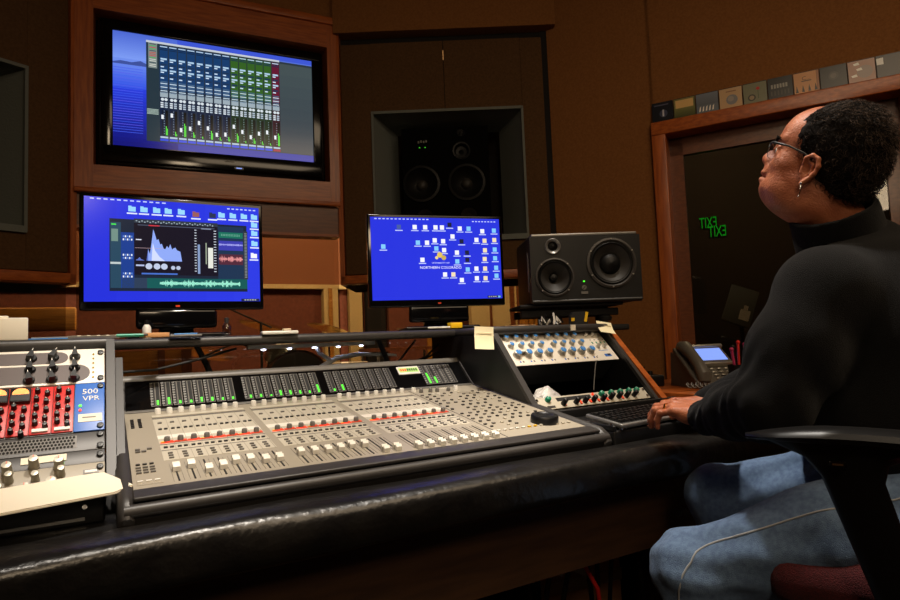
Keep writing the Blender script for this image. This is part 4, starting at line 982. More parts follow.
Wt, Bl, Cr, Dk = (240, 240, 248), (130, 200, 245), (240, 220, 180), (30, 34, 60)
for u, v, c in [(.21, .12, (70, 90, 160)), (.33, .12, Wt), (.41, .12, Wt), (.49, .12, Wt), (.54, .12, Wt), (.60, .085, Dk), (.68, .13, Wt), (.75, .13, Bl), (.86, .16, Wt), (.955, .15, Bl), (.09, .36, Bl),
    (.35, .31, Bl), (.42, .31, Wt), (.48, .28, Wt), (.545, .29, Wt), (.62, .23, Wt), (.69, .29, Dk), (.81, .27, Wt), (.875, .28, Cr), (.955, .27, Cr), (.49, .38, Bl), (.55, .40, Wt), (.65, .43, Wt), (.73, .43, Dk), (.875, .40, Cr), (.955, .39, Bl),
    (.38, .52, Wt), (.73, .52, Dk), (.65, .54, Bl), (.87, .51, Cr), (.955, .50, Bl), (.73, .64, Bl), (.80, .63, Wt), (.87, .63, Cr), (.96, .62, Bl), (.55, .70, Wt), (.615, .70, Cr), (.68, .77, Wt), (.80, .75, Wt), (.87, .75, Cr), (.96, .72, Bl)]: icon(u, v, c)
p.up(); p.disc(.515, .455, .035, (225, 190, 90)); p.disc(.545, .49, .03, (200, 170, 80)); p.disc(.49, .49, .02, (235, 210, 130))
p.text('UNIVERSITY OF', .52, .555, .018, (220, 225, 255), 1.4); p.text('NORTHERN COLORADO', .52, .612, .034, (245, 246, 255), 1.05)
p.q(.88, .965, .99, .992, (30, 36, 60)); ticks(p, .89, .96, .972, 4, (200, 200, 190)); p.q(.965, .968, .985, .99, Bl)
p.build('screen', t2, (0, -.001, zb))
# ================================================================ near-field speaker on its stand
ns = thing('studio_monitor_speaker', 'wide black three way speaker lying sideways beside the right monitor', 'speaker', (1.590, 1.712, 1.172), (0, 0, -27))
w, h = .425, .262
b = MB(); b.b2((-w/2, .03, 0), (w/2, .30, h), 'speaker_box', .012); b.build('cabinet', ns)
b = MB(); b.b2((-w/2+.008, -.004, h-.007), (w/2-.008, .30, h+.004), 'alu', .003); b.build('top_plate', ns)
b = MB(); b.plate(w, h-.012, [(-.123, .098, .070), (.098, .146, .091), (-.125, .216, .027)], -.012, .031, 'speaker_box', .004); b.cyl((-w/2+.004, -.006, .006), (w/2-.004, -.006, .006), .009, 'speaker_box'); b.build('baffle', ns)
def driver(nm, x, z, r, ring, kind):
    b = MB(); ax = (0, -1, 0); c = (x, -.012, z)
    b.lathe([(r*1.0, 0), (r*1.0, .006), (r*.92, .008), (r*(.88 if kind != 'tw' else .68), .004), (r*(.86 if kind != 'tw' else .62), .001)], ring, c, ax, 36, caps=False)
    b.lathe([(r*.87, .001), (r*.80, .006 if kind != 'tw' else .0), (r*.72, .002 if kind != 'tw' else .0)], 'cone_black', c, ax, 36, caps=False)
    if kind == 'mid': b.lathe([(r*.73, .005), (r*.25, -.02), (r*.2, -.028)], 'cone', c, ax, 36, caps=False); b.lathe([(r*.22, -.028), (r*.18, -.012), (0, -.008)], 'cone_black', c, ax, 20, caps=False)
    elif kind == 'woof': b.lathe([(r*.73, .005), (r*.5, -.014), (r*.42, -.018)], 'cone', c, ax, 36, caps=False); b.lathe([(r*.44, -.018), (r*.35, -.004), (r*.2, .004), (0, .007)], 'cone_black', c, ax, 30, caps=False)
    else: b.lathe([(r*.8, .004), (r*.45, -.006), (r*.3, -.004), (0, .002)], 'cone_black', c, ax, 24, caps=False)
    d = b.build(nm, ns)
    if kind != 'tw':
        for k in range(6 if kind == 'woof' else 4):
            a = 2*PI*(k+.5)/(6 if kind == 'woof' else 4); b = MB(); b.cyl((x+r*.95*math.cos(a), -.019, z+r*.95*math.sin(a)), (x+r*.95*math.cos(a), -.023, z+r*.95*math.sin(a)), .0028, 'silver', seg=8); b.build('screw', d)
driver('midrange', -.123, .098, .074, 'surround', 'mid'); driver('woofer', .098, .146, .096, 'surround', 'woof'); driver('tweeter', -.125, .216, .030, 'alu', 'tw')
b = MB(); b.box((-.012, -.0145, .036), (.026, .003, .010), 'grey_mid'); b.lathe([(.009, 0), (.009, .002), (0, .002)], 'grey_mid', (-.012, -.0125, .056), (0, -1, 0), 14); b.box((-.012, -.015, .056), (.002, .002, .014), 'black_matte', (0, 40, 0)); b.build('badge', ns)
b = MB(); b.box((-.012, -.014, .079), (.006, .003, .005), 'led_green'); b.build('power_lamp', ns)
b = MB(); b.b2((-w/2-.003, .03, .05), (-w/2+.002, .045, .20), 'grey_mid', .001); b.build('side_strip', ns)
sd = thing('speaker_stand', 'black metal bracket stand carrying the sideways speaker behind the right rack', 'speaker stand', (1.60, 1.86, 0), (0, 0, -27))
b = MB(); b.b2((-.20, -.13, 1.158), (.20, .14, 1.171), 'black_matte', .004); b.build('top_plate', sd)
b = MB(); b.b2((-.19, -.10, 1.122), (.19, -.06, 1.150), 'black_matte', .004); b.b2((-.19, .05, 1.122), (.19, .09, 1.150), 'black_matte', .004); b.build('cross_bar', sd)
for x in (.04, .14):
    b = MB(); b.cyl((x, -.08, 1.07), (x, -.08, 1.16), .013, 'black_matte'); b.lathe([(.024, 1.10), (.028, 1.115), (.016, 1.125)], 'black_matte', (x, -.08, 0), seg=16); b.lathe([(.03, 1.062), (.03, 1.085), (.015, 1.09)], 'black_matte', (x, -.08, 0), seg=16); b.build('adjuster', sd)
b = MB(); b.b2((.0, -.10, 1.062), (.23, -.05, 1.085), 'black_matte', .006); b.build('arm', sd)
b = MB(); b.cyl((0.155, .02, 0.03), (0.155, .02, 1.155), .022, 'black_matte', seg=20); b.build('pole', sd)
b = MB(); b.b2((.06, -.10, 0.001), (.25, .12, .03), 'black_matte', .005); b.build('base', sd)
# ================================================================ things on the shelf
tb = thing('small_bottle', 'small clear bottle with white label beside the left monitor neck', 'bottle', (.105, 1.93, 1.088))
b = MB(); b.lathe([(.010, 0), (.0115, .003), (.0115, .032), (.008, .038), (.005, .041)], 'white_plastic', seg=18); b.build('body', tb)
b = MB(); b.lathe([(.006, .041), (.006, .053), (0, .054)], 'black_plastic', seg=14); b.build('cap', tb)
tb = thing('small_bottle', 'small dark clear bottle at the right of the left monitor neck', 'bottle', (.318, 1.90, 1.088))
b = MB(); b.lathe([(.011, 0), (.013, .003), (.013, .030), (.006, .04)], 'bottle_clear', seg=18); b.build('body', tb)
b = MB(); b.lathe([(.006, .04), (.007, .055), (0, .056)], 'grey_dark', seg=14); b.build('cap', tb)
b = MB(); b.box((0, 0, .004), (.085, .03, .007), 'grey_mid', bev=.003); b.box((0, 0, .009), (.06, .02, .004), 'blue_cap', bev=.001); tag(b.build('eraser_tool', None, (.20, 1.86, 1.088)), 'flat light blue case lying under the left monitor', 'case')
b = MB(); b.b2((-.055, -.02, 0), (.055, .02, .011), 'white_plastic', .004); b.b2((.01, -.01, .011), (.035, .01, .018), 'tape', .003); tag(b.build('remote_control', None, (.47, 1.88, 1.088), (0, 0, R_(-3))), 'small white remote lying right of the left monitor base', 'remote')
b = MB(); b.b2((-.07, -.05, 0), (.055, .05, .052), 'paper', .003); b.b2((-.01, -.02, .052), (.02, .02, .058), 'paper', .002); tag(b.build('paper_box', None, (-.215, 1.72, 1.088), (0, 0, R_(10))), 'white box standing on the shelf at the left edge', 'box')
b = MB(); b.prism([(-.05, -.04), (.05, -.045), (.055, .035), (-.04, .04)], 0, .004, 'blue_cap', axis='z'); b.prism([(-.04, -.03), (.04, -.035), (.045, .02), (-.03, .03)], .004, .007, 'silver', axis='z'); tag(b.build('booklet', None, (-.11, 1.75, 1.088)), 'thin blue booklet lying beside the white box on the shelf', 'booklet')
b = MB(); b.prism([(-.06, -.03), (.05, -.03), (.055, .03), (-.05, .03)], 0, .006, 'grey_mid', axis='z'); [b.box((-.045+.02*k, 0, .007), (.008, .05, .002), 'paper', (0, 0, 20)) for k in range(5)]; tag(b.build('snack_wrapper', None, (-.02, 1.72, 1.088), (0, 0, R_(8))), 'pink and white striped wrapper on the shelf left of the green pen', 'wrapper')
b = MB(); b.cyl((-.03, 0, .005), (.03, .003, .005), .0045, 'green_cap'); b.cyl((.03, .003, .006), (.04, .0035, .006), .003, 'black_plastic'); b.b2((-.10, -.004, 0), (-.03, .004, .004), 'grey_dark'); tag(b.build('marker_pen', None, (.055, 1.70, 1.088)), 'green marker lying on the shelf left of the left monitor', 'pen')
b = MB(); b.b2((-.03, -.025, 0), (.03, .025, .012), 'cardboard', .002); tag(b.build('cardboard_piece', None, (.115, 1.78, 1.088), (0, 0, R_(15))), 'small tan cardboard piece beside the green marker', 'cardboard')
b = MB(); b.b2((-.022, -.015, 0), (.022, .015, .019), 'yellow', .002); tag(b.build('sticky_note_pad', None, (1.055, 1.80, 1.090)), 'orange yellow note pad in front of the right monitor base', 'note pad')
b = MB(); b.b2((-.045, -.004, 0), (.045, .004, .006), 'white_plastic', .002); tag(b.build('white_pen', None, (.97, 1.76, 1.090), (0, 0, R_(8))), 'white pen lying left of the orange note pad', 'pen')
b = MB(); b.b2((-.09, -.06, 0), (.09, .06, .005), 'cardboard'); b.b2((-.03, -.04, .005), (.07, .03, .008), 'paper'); tag(b.build('opened_envelope', None, (1.375, 1.88, 1.088), (0, 0, R_(12))), 'brown envelope with a white sheet on the shelf between monitor and speaker', 'envelope')
# small black and white figurine / clutter
b = MB(); 
for k in range(9): a = k*.9; b.tube([(.012*k-.05, .01*math.sin(a), .004), (.012*k-.045, .01*math.cos(a), .022+.012*(k % 3)), (.012*k-.035, 0, .01)], .004, 'white_plastic' if k % 2 else 'black_plastic', 6)
tag(b.build('earphone_tangle', None, (1.445, 1.76, 1.088)), 'tangle of white and black earphones on the shelf left of the tape measure', 'earphones')
tm = thing('tape_measure', 'black and yellow tape measure sitting on the rack top under the speaker', 'tape measure', (1.520, 1.69, 1.089), (0, 0, -27))
b = MB(); b.prism([(-.032, 0), (.032, 0), (.032, .03), (.02, .046), (-.022, .046), (-.032, .032)], -.015, .015, 'tape_black', axis='y'); b.build('case', tm)
b = MB(); b.box((.026, -.016, .026), (.010, .004, .036), 'yellow', (0, 12, 0)); b.build('yellow_grip', tm)
b = MB(); b.box((-.024, -.016, .018), (.012, .004, .012), 'yellow'); b.build('yellow_badge', tm)
def note(loc, rot, w, h, label, name='sticky_note'):
    b = MB(); n = 8; vs = []
    for i in range(n+1):
        u = i/n; z = -h*u; y = -.003-.02*u*u
        vs += [(-w/2, y, z), (w/2, y, z), (-w/2, y-.0012, z), (w/2, y-.0012, z)]
    fs = []
    for i in range(n):
        a = 4*i; c = 4*(i+1); fs += [(a, a+1, c+1, c), (a+2, c+2, c+3, a+3), (a, c, c+2, a+2), (a+1, a+3, c+3, c+1)]
    fs += [(0, 2, 3, 1), (4*n, 4*n+1, 4*n+3, 4*n+2)]
    b.raw(vs, fs, 'paper_y', True); b.box((0, -.008, -h*.3), (w*.8, .002, .0008), 'tape')
    return tag(b.build(name, None, loc, tuple(R_(a) for a in rot)), label, 'note')
note((1.058, 1.622, 1.088), (0, 4, -22), .062, .072, 'cream sticky note hanging from the shelf edge below the right monitor')
note((1.60, 1.645, 1.092), (-28, 10, -15), .062, .058, 'cream sticky note at the top right corner of the right rack')
b = MB(); b.b2((-.011, -.004, 0), (.011, 0, .02), 'paper'); tag(b.build('white_tag', None, (1.436, 1.628, 1.066)), 'tiny white tag stuck above the blue knob unit', 'tag')
# desk lamp (white arms with a row of white lights) under the shelf
dl = thing('led_lamp', 'white curved arm lamp with a row of white lights under the shelf', 'lamp', (.62, 2.03, .76))
b = MB(); b.lathe([(.05, 0), (.05, .012), (.012, .02)], 'white_arm', seg=20); b.build('lamp_base', dl)
b = MB(); b.tube([(0, 0, .02), (-.0, .0, .16), (.03, 0, .215), (.08, -.01, .243), (.16, -.02, .253), (.30, -.03, .243)], [.008, .010, .010, .009, .008, .005], 'white_arm', 10); b.tube([(.06, -.01, .235), (.02, -.01, .262), (.01, -.01, .285)], .007, 'white_arm', 8); b.build('arm', dl)
b = MB(); b.b2((-.22, -.03, .284), (.22, 0, .298), 'white_arm', .003); b.build('light_bar', dl)
for k in range(5): b = MB(); b.ball((-.17+.085*k, -.018, .282), (.008, .005, .003), 'led_white', 10); b.build('light', dl)
# black struts and cables below the shelf
for x in (.27, .86): 
    b = DB(); b.tube([(x-.03, 1.95, 1.062), (x, 1.96, 1.0), (x+.02, 1.97, .95), (x+.03, 1.98, .76)], .009, 'black_matte', 8); b.build('shelf_strut', dsk)
b = MB(); b.tube([(.0, 1.78, 1.00), (.12, 1.85, 1.00), (.25, 1.9, 1.025), (.35, 1.93, 1.05)], .004, 'cable', 6); tag(b.build('black_cable', None), 'black cable running under the shelf beside the left rack', 'cable')
for k, (x, z) in enumerate(((.88, .99), (1.0, 1.02), (1.06, .97))):
    b = MB(); b.tube([(x-.16, 2.05, .975), (x-.06, 2.02, .945+.01*k), (x+.04, 2.0, .97+.02*k), (x+.12, 2.0, 1.055)], .004, 'cable', 6); tag(b.build('black_cable', None), 'black cable drooping under the shelf below the right monitor', 'cable', 'cables drooping below the right monitor')
# ================================================================ phone side table
tbx = thing('side_table', 'orange wood side table carrying the desk phone', 'table', (2.12, 1.66, 0))
b = MB(); b.b2((-.32, -.32, .785), (.36, .30, .825), 'oak_h', .004); b.build('top', tbx)
for x in (-.29, .32):
    for y in (-.29, .26): b = MB(); b.b2((x-.02, y-.02, 0), (x+.02, y+.02, .785), 'oak_v'); b.build('leg', tbx)
ph = thing('desk_phone', 'grey desk phone with a lit blue screen and handset on its left', 'phone', (2.10, 1.60, .826), (0, 0, -24))
b = MB(); b.prism([(-.10, 0), (-.10, .02), (.06, .135), (.09, .135), (.10, .0)], -.10, .10, 'phone_grey'); b.build('body', ph)
tilt = math.atan2(.115, .16)
po = Matrix.Translation((0, -.10, .02)) @ Matrix.Rotation(tilt, 4, 'X')
b = MB(); b.T = po; b.b2((-.035, .095, 0), (.10, .2, .02), 'phone_grey', .006); b.b2((-.045, .195, -.002), (.105, .21, .03), 'silver', .006); b.build('display_hood', ph)
b = MB(); b.T = po; b.b2((-.022, .112, .020), (.086, .188, .0215), 'phone_screen'); b.build('screen', ph)
b = MB(); b.T = po; b.b2((-.03, .088, .0), (.1, .095, .024), 'silver', .002); b.build('trim_bar', ph)
for r in range(4):
    for c in range(3): b = MB(); b.T = po; b.ball((.005+.03*c, .02+.019*r, .004), (.010, .006, .004), 'silver', 10); b.build('phone_button', ph)
b = MB(); b.T = po; hx = -.075
b.tube([(hx, -.012, .022), (hx, .0, .040), (hx, .05, .052), (hx, .11, .052), (hx, .17, .044), (hx, .195, .028)], [.024, .027, .022, .022, .028, .024], 'phone_grey', 14); b.build('handset', ph)
b = MB(); b.T = po; b.b2((hx-.03, -.02, 0), (hx+.028, .205, .02), 'grey_mid', .006); b.build('cradle', ph)
b = MB(); pts = []
for k in range(90):
    u = k/89; a = k*1.3; cx = -.16+.25*u; pts.append((cx+.009*math.cos(a), -.15-.05*math.sin(u*PI)+.006*math.sin(a), .018+.009*math.sin(a)))
b.tube(pts, .003, 'grey_mid', 6); b.build('coiled_cord', ph)
hd = thing('headset_box', 'low black control box with small knobs left of the phone', 'control box', (1.94, 1.80, .826), (0, 0, -28))
b = MB(); b.b2((-.085, -.05, 0), (.085, .05, .045), 'black_plastic', .004); b.build('body', hd)
for x, r, h_ in ((-.03, .012, .02), (.005, .022, .035), (.045, .012, .016)): b = MB(); b.lathe([(r, 0), (r*.85, h_), (0, h_+.001)], 'black_plastic', (x, 0, .045), seg=16); b.build('knob', hd)
b = MB(); b.b2((-.018, -.012, 0), (.018, .012, .012), 'yellow', .002); tag(b.build('yellow_tab', None, (1.83, 1.78, .826)), 'small yellow tab left of the black control box', 'tab')
pcup = thing('pen_cup', 'black pen cup in front of the phone screen', 'pen cup', (2.05, 1.42, .826))
b = MB(); b.lathe([(.034, 0), (.036, .09), (.033, .09), (.031, .005), (0, .005)], 'black_plastic', seg=20); b.build('cup', pcup)
for k, (dx, dy, m_) in enumerate(((-.02, .0, 'pen_pink'), (.0, .01, 'black_plastic'), (.015, -.01, 'pen_pink'), (.02, .01, 'red_cable'))):
    b = MB(); b.cyl((dx*.5, dy*.5, .01), (dx*1.6, dy*1.6, .145+.008*k), .005, m_); b.ball((dx*1.6, dy*1.6, .147+.008*k), .008, m_, 10)
    tag(b.build('pen', None, (2.05, 1.42, .826)), ['pink pen leaning left in the black pen cup', 'black pen in the black pen cup', 'pink pen leaning right in the black pen cup', 'red pen in the black pen cup'][k], 'pen', 'pens in the cup')
# ================================================================ under the desk
cb = thing('cardboard_box', 'brown taped cardboard box on the floor under the desk', 'box', (1.37, 1.76, 0), (0, 0, -6))
b = MB(); b.b2((-.2, -.16, .001), (.2, .16, .34), 'cardboard', .003); b.build('carton', cb)
b = MB(); b.b2((-.202, -.164, .20), (.202, -.159, .24), 'tape'); b.box((-.06, -.164, .275), (.05, .004, .02), 'paper', (0, 30, 0)); b.box((.03, -.164, .26), (.06, .004, .02), 'paper', (0, 30, 0)); b.build('packing_tape', cb)
cb = thing('cardboard_box', 'orange brown cardboard box low under the desk at the bottom edge of the photo', 'box', (.80, 1.72, 0), (0, 0, -12))
b = MB(); b.b2((-.2, -.15, .001), (.17, .15, .21), 'cardboard', .003); b.build('carton', cb)
b = MB(); b.tube([(1.11, 1.30, .47), (1.13, 1.28, .42), (1.16, 1.27, .36), (1.17, 1.27, .28), (1.15, 1.30, .1), (1.14, 1.5, .012)], .006, 'red_cable', 8); tag(b.build('red_cable', None), 'bright red cable hanging down under the desk', 'cable')
for k in range(7):
    x = .97+.07*k; b = MB(); b.tube([(x, 1.36+.03*(k % 3), .70), (x+.03*math.sin(k), 1.34, .45), (x+.05*math.cos(k*2), 1.36, .2), (x+.1, 1.42, .01)], .007, 'cable', 6)
    tag(b.build('black_cable', None), 'one of the black cables hanging in a bundle under the desk', 'cable', 'black cables under the desk')
# ================================================================ the seated man
def V3(*a): return np.array(a, float)
PB = V3(1.37, .53, 0)                               # base of the figure on the floor
# joints (world)
neck = V3(1.375, .665, 1.175); headc = V3(1.292, .678, 1.374)
shL, elL, wrL = V3(1.200, .638, 1.112), V3(1.105, .700, .905), V3(1.210, .928, .846)
shR, elR, wrR = V3(1.55, .76, 1.14), V3(1.62, .98, .93), V3(1.44, 1.10, .85)
pel = V3(1.385, .50, .72); hipL, hipR = V3(1.295, .455, .722), V3(1.475, .545, .70)
knL, knR = V3(1.008, .835, .580), V3(1.268, .955, .660)
anL, anR = V3(.985, .745, .14), V3(1.30, .92, .10)
hd_ang, tilt_ = R_(107), R_(24)
fx = V3(math.cos(hd_ang)*math.cos(tilt_), math.sin(hd_ang)*math.cos(tilt_), math.sin(tilt_))
fy = V3(-math.sin(hd_ang), math.cos(hd_ang), 0); fz = np.cross(fx, fy)
HR = np.stack([fx, fy, fz], 1)
HS = .93
def h2w(P): return (np.asarray(P)*HS) @ HR.T + headc
def w2h(p): return ((np.asarray(p)-headc) @ HR)/HS
# ---- head and neck, local frame x forward, y left, z up
v = Vol((-.15, -.12, -.24), (.15, .12, .17), .0024)
v.ell((-.010, 0, .055), (.098, .075, .086), 0); v.ell((.045, 0, .058), (.050, .060, .060), .03)
v.ell((.035, 0, -.008), (.060, .061, .066), .02); v.ell((.030, 0, -.050), (.058, .055, .045), .02)
v.cap((-.01, 0, -.05), tuple(w2h(neck+V3(0, 0, .01))), .062, .070, .03); v.ell((.025, 0, -.080), (.052, .046, .028), .03)
v.ell((.074, 0, -.074), (.026, .030, .024), .018)
for s in (-1, 1):
    v.ell((.060, s*.036, -.012), (.027, .024, .024), .02); v.ell((.045, s*.040, -.058), (.034, .022, .030), .02)
    v.ell((.072, s*.022, -.052), (.022, .018, .022), .015)
    v.cap((.090, s*.008, .046), (.072, s*.046, .047), .010, .008, .012)
    v.ell((.094, s*.031, .024), (.017, .018, .013), .010, 'sub')
    v.ell((.077, s*.031, .022), (.0145, .015, .0135), .003)
    v.cap((.090, s*.020, .031), (.082, s*.044, .027), .0045, .004, .004)
    v.cap((.090, s*.022, .013), (.081, s*.042, .014), .004, .004, .005)
v.cap((.086, 0, .040), (.106, 0, .008), .010, .014, .014); v.ell((.109, 0, .001), (.0145, .0155, .0125), .010)
for s in (-1, 1): v.ell((.098, s*.016, -.002), (.014, .009, .010), .007); v.ell((.106, s*.007, -.012), (.005, .004, .004), .003, 'sub')
v.ell((.092, 0, -.022), (.019, .030, .017), .014)
v.ell((.098, 0, -.031), (.0165, .028, .0085), .006); v.ell((.097, 0, -.047), (.0165, .026, .0095), .006); v.ell((.088, 0, -.062), (.018, .028, .016), .014)
v.cap((.116, 0, -.0380), (.092, .028, -.0435), .0018, .0018, .003, 'sub'); v.cap((.116, 0, -.0380), (.092, -.028, -.0435), .0018, .0018, .003, 'sub')
v.cap((.104, -.014, -.060), (.104, .014, -.060), .0035, .0035, .006, 'sub')
for s in (-1, 1):
    v.cap((.094, s*.019, -.004), (.079, s*.037, -.040), .0022, .0018, .006, 'sub'); v.cap((.082, s*.032, -.046), (.074, s*.036, -.060), .002, .0015, .005, 'sub')
    # ear
    yo = .073; zo = -.016
    v.ell((-.002, s*(yo), zo), (.017, .007, .026), .006)
    ring = [(.010, s*(yo+.004), .012), (.008, s*(yo+.009), .024), (-.004, s*(yo+.013), .031), (-.017, s*(yo+.014), .025), (-.022, s*(yo+.014), .010), (-.019, s*(yo+.012), -.006), (-.010, s*(yo+.008), -.019), (-.001, s*(yo+.005), -.029)]
    ring = [(x_+.002, y_, z_+zo) for x_, y_, z_ in ring]
    v.chain(ring, [.004, .0042, .0045, .0048, .0048, .0045, .0045, .006], .003)
    v.chain([(.006, s*(yo+.006), .020+zo), (-.008, s*(yo+.010), .012+zo), (-.008, s*(yo+.009), -.006+zo)], [.0025, .003, .003], .004)
    v.ell((.002, s*(yo+.010), zo), (.0065, .007, .010), .004, 'sub'); v.cap((.012, s*(yo+.001), -.006+zo), (.012, s*(yo+.002), .004+zo), .004, .004, .003)
v.ell((.000, 0, -.090), (.064, .058, .032), .03)
v.disp(lambda x, y, z: .0005*snoise(x, y, z, 90, 2))
P, Fc = v.mesh(); headP, headF = h2w(P), Fc
# ---- left hand: local x to the fingers, y to the little-finger side, z back of the hand
def hand(side):
    v = Vol((-.05, -.09, -.09), (.20, .08, .06), .0018); s = side
    v.cap((-.05, 0, -.002), (.005, 0, 0), .026, .024, .01); v.cap((-.05, -.012*s, -.002), (.01, -.010*s, 0), .022, .021, .01)
    for y, y2 in ((-.029, -.020), (-.010, -.007), (.010, .008), (.027, .020)): v.cap((.0, y2*s, -.001), (.082-abs(y)*.25, y*s, .004), .0165, .0125, .012)
    v.ell((.03, -.030*s, -.012), (.035, .018, .017), .012); v.ell((.03, .026*s, -.010), (.036, .014, .015), .012)
    fing = [(-.031, .084, .0092, (.042, .026, .019), 34), (-.010, .089, .0096, (.046, .030, .020), 40), (.011, .085, .0092, (.043, .028, .019), 46), (.030, .074, .0080, (.033, .021, .017), 50)]
    for (y, x, r, seg, bend) in fing:
        p = V3(x-.01, y*s, .005); a = R_(-2); pts = [p]; q = V3(x, y*s, .006)
        pts.append(q)
        for L_, db in zip(seg, (8, bend, 26)):
            a -= R_(db) if L_ != seg[0] else R_(12); q = q+V3(math.cos(a)*L_, (y*.06)*s, math.sin(a)*L_); pts.append(q)
        v.chain(pts, [r*1.15, r*1.12, r*1.02, r*.93, r*.80], .004)
        v.ell(tuple(pts[2]+V3(0, 0, r*.45)), (r*.85, r*.8, r*.6), .004); v.ell(tuple(pts[1]+V3(0, 0, r*.45)), (r*1.0, r*.85, r*.75), .006)
        v.cap(tuple(V3(.02, y*.6*s, .0135)), tuple(pts[1]+V3(-.006, 0, .0075)), .0022, .003, .005)
        tip = pts[-1]; d = (pts[-1]-pts[-2]); d /= np.linalg.norm(d); up = V3(-d[2], 0, d[0]) if d[0] > 0 else V3(-d[2], 0, d[0])
        v.ell(tuple(tip+up*r*.62), (r*.55, r*.5, r*.22), .0008)
    th = [(.005, -.026*s, -.010), (.035, -.048*s, -.020), (.064, -.056*s, -.028), (.090, -.050*s, -.034)]
    v.chain(th, [.017, .0145, .0118, .0095], .008)
    v.disp(lambda x, y, z: .0004*snoise(x, y, z, 160, 4))
    return v.mesh()
def frame_from(xd, zd):
    x = np.array(xd, float); x /= np.linalg.norm(x); z = np.array(zd, float); z -= x*(x@z); z /= np.linalg.norm(z); return np.stack([x, np.cross(z, x), z], 1)
HLm = frame_from((-.03, .10, .006), (-.22, -.12, 1.0)); hlo = V3(1.236, .940, .854)
HP, HF = hand(1); handP = HP @ HLm.T + hlo
HRm = frame_from((-.06, .09, -.01), (.2, 0, 1)); HP2, HF2 = hand(-1); handP2 = HP2 @ HRm.T + wrR
# ---- rest of the body under the clothes
lo, hi = (.84, .25, .0), (1.80, 1.22, 1.30)
bx_ = np.array([math.sin(R_(112)), -math.cos(R_(112)), 0]); fw = np.array([math.cos(R_(112)), math.sin(R_(112)), 0]); BR = np.stack([fw, -bx_, V3(0, 0, 1)], 1)
v = Vol(lo, hi, .011)
def body_prims(v, g):
    v.ell((1.385, .60, 1.01), (.115+g, .165+g, .20), .04, rot=BR); v.ell((1.375, .59, .86), (.135+g, .160+g, .16), .05, rot=BR); v.ell(pel, (.12+g, .165+g, .10), .05, rot=BR)
    v.cap(shL+V3(.03, .01, 0), shR+V3(-.03, -.01, 0), .058+g, None, .05); v.cap(neck+V3(0, 0, -.04), neck+V3(-.01, 0, .05), .068+g*.4, .058, .05)
body_prims(v, 0)
for a, c_, w_ in ((shL, elL, wrL), (shR, elR, wrR)): v.cap(a, c_, .050, .042, .03); v.cap(c_, w_, .042, .027, .02)
for h_, k_, a_ in ((hipL, knL, anL), (hipR, knR, anR)): v.cap(h_, k_, .080, .054, .03); v.cap(k_, a_, .052, .036, .02); v.cap(a_, a_+fw*.15+V3(0, 0, -.06), .035, .03, .02)
P3, F3 = v.mesh()
Ps = [headP, handP, handP2, P3]; Fs = [headF, HF, HF2, F3]; off = 0; FF = []
for p_, f_ in zip(Ps, Fs): FF.append(f_+off); off += len(p_)
person = mesh_np('person', np.concatenate(Ps), np.concatenate(FF), ['skin'], None, tuple(PB))
person.location = tuple(PB)
tag(person, 'seated man in black turtleneck, jeans and glasses with his left hand on the keyboard', 'person')
def child(name, P, Fc, m, fmat=None):
    o = mesh_np(name, P, Fc, m if isinstance(m, list) else [m], person, tuple(PB), fmat); return o
# ---- sweater
v = Vol((.95, .28, .62), (1.80, 1.16, 1.34), .0055)
v.ell((1.385, .590, 1.02), (.145, .200, .20), .05, rot=BR); v.ell((1.375, .60, .86), (.195, .20, .165), .06, rot=BR); v.ell(pel+V3(0.01, .01, .03), (.150, .195, .075), .05, rot=BR)
v.cap(shL+V3(.02, .01, -.01), shR+V3(-.02, -.01, -.01), .073, None, .05); v.cap((1.33, .62, 1.13), (1.37, .66, 1.19), .09, .075, .06); v.cap((1.43, .68, 1.13), (1.385, .665, 1.19), .09, .075, .06)
v.chain([shL, shL*.5+elL*.5+V3(-.004, .0, 0), elL], [.080, .079, .069], .035)
v.chain([elL, elL*.5+wrL*.5+V3(0, 0, .002), wrL], [.069, .058, .039], .03)
v.chain([shR, elR, wrR], [.074, .062, .038], .03)
v.cap(wrL-(wrL-elL)*.10, wrL+(wrL-elL)*.02, .041, .0405, .004)          # cuff
v.cap(neck+V3(-.045, -.005, -.03), shL+V3(.01, 0, .0), .062, .070, .06)
# folds
def fold(a, b, r, k=.02, op='add'): v.cap(a, b, r, r*.7, k, op)
def wrinkle(a, b, t0, wdt, freq, amp, seed, skew=(0, 0, 0)):
    a = np.array(a, float); ab = np.array(b, float)-a; L2 = ab@ab; sk = np.array(skew, float)
    def fn(x, y, z):
        t = ((x-a[0])*ab[0]+(y-a[1])*ab[1]+(z-a[2])*ab[2])/L2
        rr = np.sqrt((x-a[0]-t*ab[0])**2+(y-a[1]-t*ab[1])**2+(z-a[2]-t*ab[2])**2)
        m_ = np.exp(-((t-t0)/wdt)**2)*np.clip((.15-rr)/.05, 0, 1)
        q = (x-a[0])*sk[0]+(y-a[1])*sk[1]+(z-a[2])*sk[2]
        w_ = np.sin(freq*(t+q)+1.8*snoise(x, y, z, 14, seed))*(.6+.4*snoise(x, y, z, 18, seed+1))
        return amp*m_*np.abs(w_)**1.0*np.sign(w_)
    return fn
v.disp(wrinkle(shL, elL, .92, .35, 34, .0050, 51, (0, 0, 3)))
v.disp(wrinkle(elL, wrL, .15, .35, 28, .0050, 55, (2, 0, 3)))
v.disp(wrinkle(elL, wrL, .80, .25, 38, .0035, 57, (0, 0, 4)))
v.disp(wrinkle((1.30, .40, .70), (1.36, .50, 1.15), .35, .35, 24, .0060, 61, (1.5, 0, 0)))
v.disp(lambda x, y, z: .0022*snoise(x, y, z, 26, 11)+.0011*snoise(x, y, z, 60, 12))
